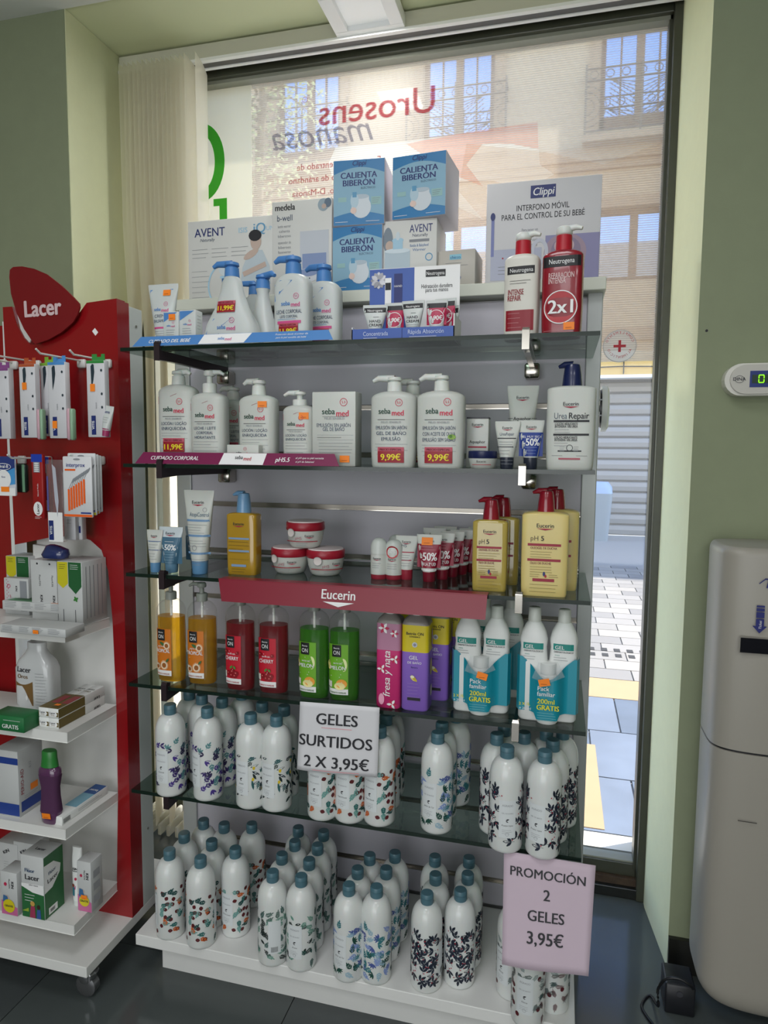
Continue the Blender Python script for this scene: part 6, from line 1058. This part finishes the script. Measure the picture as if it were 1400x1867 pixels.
x, y, w_, h = on_sh(3, 141, 166, 1566, 1662); t = carton('toothpaste_box', 'white children toothpaste box with an orange tag above its yellow circle, right on the bottom white shelf', (x, y, SH[3][0].z), w_, .04, h, BX, lambda d: kids(d, w_, h), lambda d: [d.rect(.008, .030, h*q, h*q+.018, M('a9abb0', .5), 0) for q in (.15, .4, .65)]); sticker(t, front(0), 0, h*.30, .016, .010)
t['label'] = 'white children toothpaste box with an orange tag, right on the bottom white shelf'
for k, (u, lb) in enumerate(((-8, 'rear white toothpaste box behind the left children box'), (22, 'rear white toothpaste box with tilted lettering left of the green box'))): x, _, w_, h = on_sh(3, u, u+38, 1535, None, -.01); carton('toothpaste_box', lb, (x, -.005+.002*k, SH[3][0].z), w_, .05, h, BX, lambda d: (d.txt('KIN', 0, h*.75, .012, INK, 1, bold=.04, rot=.5), d.lines(-.01, .01, h*.5, 4, .006, GREYT)))
GF = M('2c6a3c', .45)
def fluor(d, w, h): d.rect(-w*.49, w*.49, .001, h*.55, GF, 0); d.poly([(-w*.49, h*.55), (-w*.49, h*.50), (0, h*.42), (w*.49, h*.40), (w*.49, h*.56)], WHT, 1); d.txt('Fl\u00faor', -w*.10, h*.74, .0125, M('2a4a6e', .5), 2, bold=.03, wmax=w*.46); d.txt('Lacer', 0, h*.62, .0175, INK, 2, bold=.03, wmax=w*.78); d.txt('sabor menta', w*.05, h*.53, .005, INK, 2); d.lines(-w*.36, w*.1, h*.37, 3, .007, WHT, .001); d.ell(-w*.02, h*.24, .006, .006, M('c9a050', .5), 2); d.poly([(-w*.16, 0.002), (-w*.10, h*.2), (w*.08, h*.2), (w*.10, .002)], M('a03a5a', .5), 2); d.ell(w*.24, h*.2, .0045, .005, M('3a2a20', .5), 2); d.poly([(w*.14, .002), (w*.18, h*.16), (w*.32, h*.16), (w*.34, .002)], M('3a5aa0', .5), 2); d.poly([(-w*.49, h*.1), (-w*.2, h*.16), (-w*.2, h*.1)], M('9ab03a', .5), 1)
def fluors(d, dp, h): d.rect(.001, dp-.001, .001, h-.001, GF, 0); d.poly([(0.001, h*.42), (dp*.4, h*.44), (dp*.8, h*.60), (dp*.85, h*.72), (dp*.5, h*.84), (.001, h*.86)], WHT, 1); d.txt('Fl\u00faor', dp*.42, h*.68, .011, M('2a4a6e', .5), 2, bold=.03, rot=.12, wmax=dp*.5); d.txt('Lacer', dp*.44, h*.56, .015, INK, 2, bold=.03, rot=.12, wmax=dp*.62); d.rect(dp*.18, dp*.62, .006, h*.15, WHT, 2); [d.rect(dp*.26+.0016*i, dp*.26+.0016*i+.0008, .010, h*.12, INK, 3) for i in range(9)]
x, y, w_, h = on_sh(3, 39, 80, 1556, 1674); carton('mouthwash_box', 'green and white mouthwash box with printed children on the bottom white shelf', (x, y, SH[3][0].z), w_, .062, h, BX, lambda d: fluor(d, w_, h), lambda d: fluors(d, .062, h), lambda d: d.txt('Lacer', 0, .025, .012, INK, 1, bold=.03))
x, _, w_, h = on_sh(3, 122, 147, 1545, None, -.045); t = thing('toothpaste_tube', 'white standing toothpaste tube between the green box and the right children box', 'toothpaste', (x, -.030, SH[3][0].z)); MB().lathe([(0, .0115), (.012, .012)], PUMPW, 20).build('cap', t); s = [(.012, .0125, .0125, 2), (h*.5, .0128, .0115, 2.2), (h*.8, .0128, .009, 2.4), (h, .0125, .003, 3)]; body(t, s, WHITE); d = Dec(); d.rect(-.010, .010, h*.60, h*.612, INK, 0); d.txt('KIN', 0, h*.63, .008, INK, 1, bold=.04); d.ell(.002, h*.48, .003, .0035, M('c02850', .5), 1); d.poly([(-.008, h*.14), (.009, h*.14), (.009, h*.42), (-.001, h*.34)], M('c86a9a', .45), 0); d.ell(-.005, h*.36, .004, .004, M('8a3a2a', .5), 1); d.rect(-.007, -.001, h*.18, h*.33, M('2a7a8a', .5), 1); d.build('print', surf(s), t)
# ================================================================== WEIGHING MACHINE, DISPLAY, ADAPTER
MG = M('a19c92', .38, noise=(2, .02)); mw = thing('ticket_machine', 'tall cream ticket and scale machine with rounded corners against the right wall', 'machine', (1.49, .38, 0))
def machine(z0, z1_, r0, r1, nm, m_):
    m = MB(); secs = []; a, b = .226, .095
    def S_(z, k): return (z, a*k if k > .9 else a-(1-k)*.3, b, 5, 0, -b-.002)
    K = 8
    for i in range(K+1): q = i/K*pi/2; secs.append((z0+r0*(1-cos(q)) if r0 else z0, a-r0*(1-sin(q)) if r0 else a, b-min(.03, r0)*(1-sin(q)) if r0 else b, 5, 0, -b-.002))
    if not r0: secs = [(z0, a, b, 5, 0, -b-.002)]
    for i in range(K+1): q = i/K*pi/2; secs.append((z1_-r1*(1-sin(q)), a-r1*.6*(1-cos(q)), b-r1*.8*(1-cos(q)), 5, 0, -b-.002)) if r1 else None
    if not r1: secs.append((z1_, a, b, 5, 0, -b-.002))
    m.loft(secs, m_, 56); return m.build(nm, mw)
machine(.055, .640, .06, 0, 'lower_body', MG); machine(.645, 1.070, 0, .018, 'upper_body', MG); m = MB(); m.loft([(.639, .222, .091, 5, 0, -.097), (.646, .222, .091, 5, 0, -.097)], BLACK, 48); m.build('seam', mw)
yf = -.193-.0012; d = Dec(); x0 = at(1349, 1185, y=.185).x-1.49; zt, zb = at(1360, 1163, y=.185).z, at(1360, 1190, y=.185).z
d.rect(x0, x0+.16, zb, zt, M('101018', .15), 2, st=.2); d.rect(x0-.002, x0+.162, zb-.002, zt+.002, M('8a867e', .4), 0, st=.2)
ax, az = at(1385, 1140, y=.185).x-1.49, at(1385, 1140, y=.185).z; NB = M('232a72', .4); zz0 = at(1385, 1155, y=.185).z; zz1 = at(1385, 1104, y=.185).z; hh_ = zz1-zz0
d.poly([(ax-.0135, zz0+hh_*.26), (ax, zz0), (ax+.0135, zz0+hh_*.26), (ax+.0075, zz0+hh_*.26), (ax+.0075, zz0+hh_*.52), (ax-.0075, zz0+hh_*.52), (ax-.0075, zz0+hh_*.26)], NB, 1); d.rect(ax-.0075, ax+.0075, zz0+hh_*.55, zz0+hh_*.76, NB, 1); d.rect(ax-.0075, ax+.0075, zz0+hh_*.79, zz0+hh_*.90, NB, 1); d.rect(ax-.0075, ax+.0075, zz0+hh_*.93, zz1, NB, 1); d.txt('Ticket', ax+.003, zz0+hh_*.30, .007, WHT, 2, rot=pi/2, shear=.3)
wx, wz = at(1384, 1068, y=.185).x-1.49, at(1384, 1068, y=.185).z; d.stem(wx, wz+.004, .016, .75, .002, NB, 1); d.stem(wx+.010, wz+.014, .016, 0, .003, NB, 1); d.poly([(wx+.013, wz-.004), (wx+.020, wz-.004), (wx+.026, wz+.015), (wx+.017, wz+.015)], NB, 1); d.build('print', front(yf), mw, eps=.0004)
sx_ = at(1345, 1496, y=.185); MB().tube([(sx_.x-1.49, yf-.0006, sx_.z), (sx_.x-1.49+.02, yf-.0006, sx_.z-.0006), (sx_.x-1.49+.036, yf-.0006, sx_.z-.001)], .0008, M('3a3834', .8), 5).build('scratch', mw)
dp_ = thing('wall_display', 'small white capsule shaped wall display with green digits and a blue screen', 'display', (0, 0, 0)); a = at(1320, 693, y=.35); zc = a.z; hx = (at(1360, 664, y=.345).z-at(1360, 723, y=.345).z)/2; x0 = a.x
def capsule(x0, x1, hh, y0, y1, nm, m_):
    pts = [(x0+hh-hh*cos(q*pi/14-pi/2+pi/2) if 0 else x0+hh+hh*cos(pi/2+q*pi/14), zc+hh*sin(pi/2+q*pi/14)) for q in range(15)]+[(x1-hh+hh*cos(-pi/2+q*pi/14), zc+hh*sin(-pi/2+q*pi/14)) for q in range(15)]
    return MB().prism(pts, lambda a, b, e: (a, e, b), y0, y1, m_).build(nm, dp_, bevel=.003)
capsule(x0, x0+.30, hx, .345, .38, 'housing', M('dcdad2', .4)); capsule(x0+.010, x0+.292, hx*.90, .338, .346, 'front_cover', M('c8c5bd', .4))
lx0 = at(1367, 690, y=.338).x; MB().box(lx0, lx0+.13, .3365, .339, zc-hx*.50, zc+hx*.50, M('20357e', .3)).build('screen', dp_); MB().box(lx0+.004, lx0+.126, .3358, .3366, zc-hx*.26, zc+hx*.26, M('1c3a2a', .3)).build('digit_window', dp_)
GD = M('7fe010', .5, emit=1.6); d = Dec(); gx = lx0+.022
for k in range(5): 
    g = gx+.024*k
    for (p, q_) in (((-.005, .008), (.005, .008)), ((-.005, -.008), (.005, -.008))): d.rect(g+p[0], g+q_[0], zc+p[1]-.001, zc+p[1]+.001, GD, 1)
    for xx in (-.006, .004): d.rect(g+xx, g+xx+.002, zc-.007, zc-.001, GD, 1); d.rect(g+xx, g+xx+.002, zc+.001, zc+.007, GD, 1)
d.build('digits', front(.3358), dp_); d = Dec(); bx_ = at(1348, 692, y=.338).x; d.txt('DINA', bx_, zc-.003, .0105, M('33343c', .5), 1, bold=.02, wmax=.028); d.ring(bx_, zc, .0095, .0009, M('33343c', .5), 0, 24, .008); d.build('brand_print', front(.338), dp_)
ad = thing('power_adapter', 'black power adapter box on the floor beside the machine', 'adapter', (1.232, .268, 0)); MB().rbox(-.030, .033, -.035, .035, 0, .072, M('1c1d22', .4), .004).build('housing', ad); MB().tube([(.0, -.0352, .052), (.0, -.0365, .052)], .007, M('3a3b40', .4), 12).build('socket', ad)
cb = thing('black_cable', 'black cable looping on the floor from the adapter beside the machine', 'cable', (0, 0, 0)); f0, f1, f2, f3 = at(1185, 1815, z=.003), at(1170, 1832, z=.003), at(1178, 1852, z=.003), at(1200, 1880, z=.003)
pts = [Vector((1.262, .245, .060)), Vector((1.252, .222, .085)), Vector((1.228, .222, .097)), Vector((1.200, .225, .088)), Vector((1.186, .23, .055)), Vector((1.187, .225, .02)), f0, f1, f2, f3]
sm = []
for i in range(len(pts)-1):
    p0, p1, p2, p3 = pts[max(0, i-1)], pts[i], pts[i+1], pts[min(len(pts)-1, i+2)]
    for k in range(5): q = k/5; sm.append(.5*((2*p1)+(p2-p0)*q+(2*p0-5*p1+4*p2-p3)*q*q+(-p0+3*p1-3*p2+p3)*q**3))
MB().tube(sm, .0032, M('101014', .4), 8).build('cable', cb)
for (u, v) in ((1288, 603),): p = at(u, v, y=.38); h_ = MB().tube([(p.x, .3785, p.z), (p.x, .3799, p.z)], .003, BLACK, 10).build('trim_2'); struct(h_)
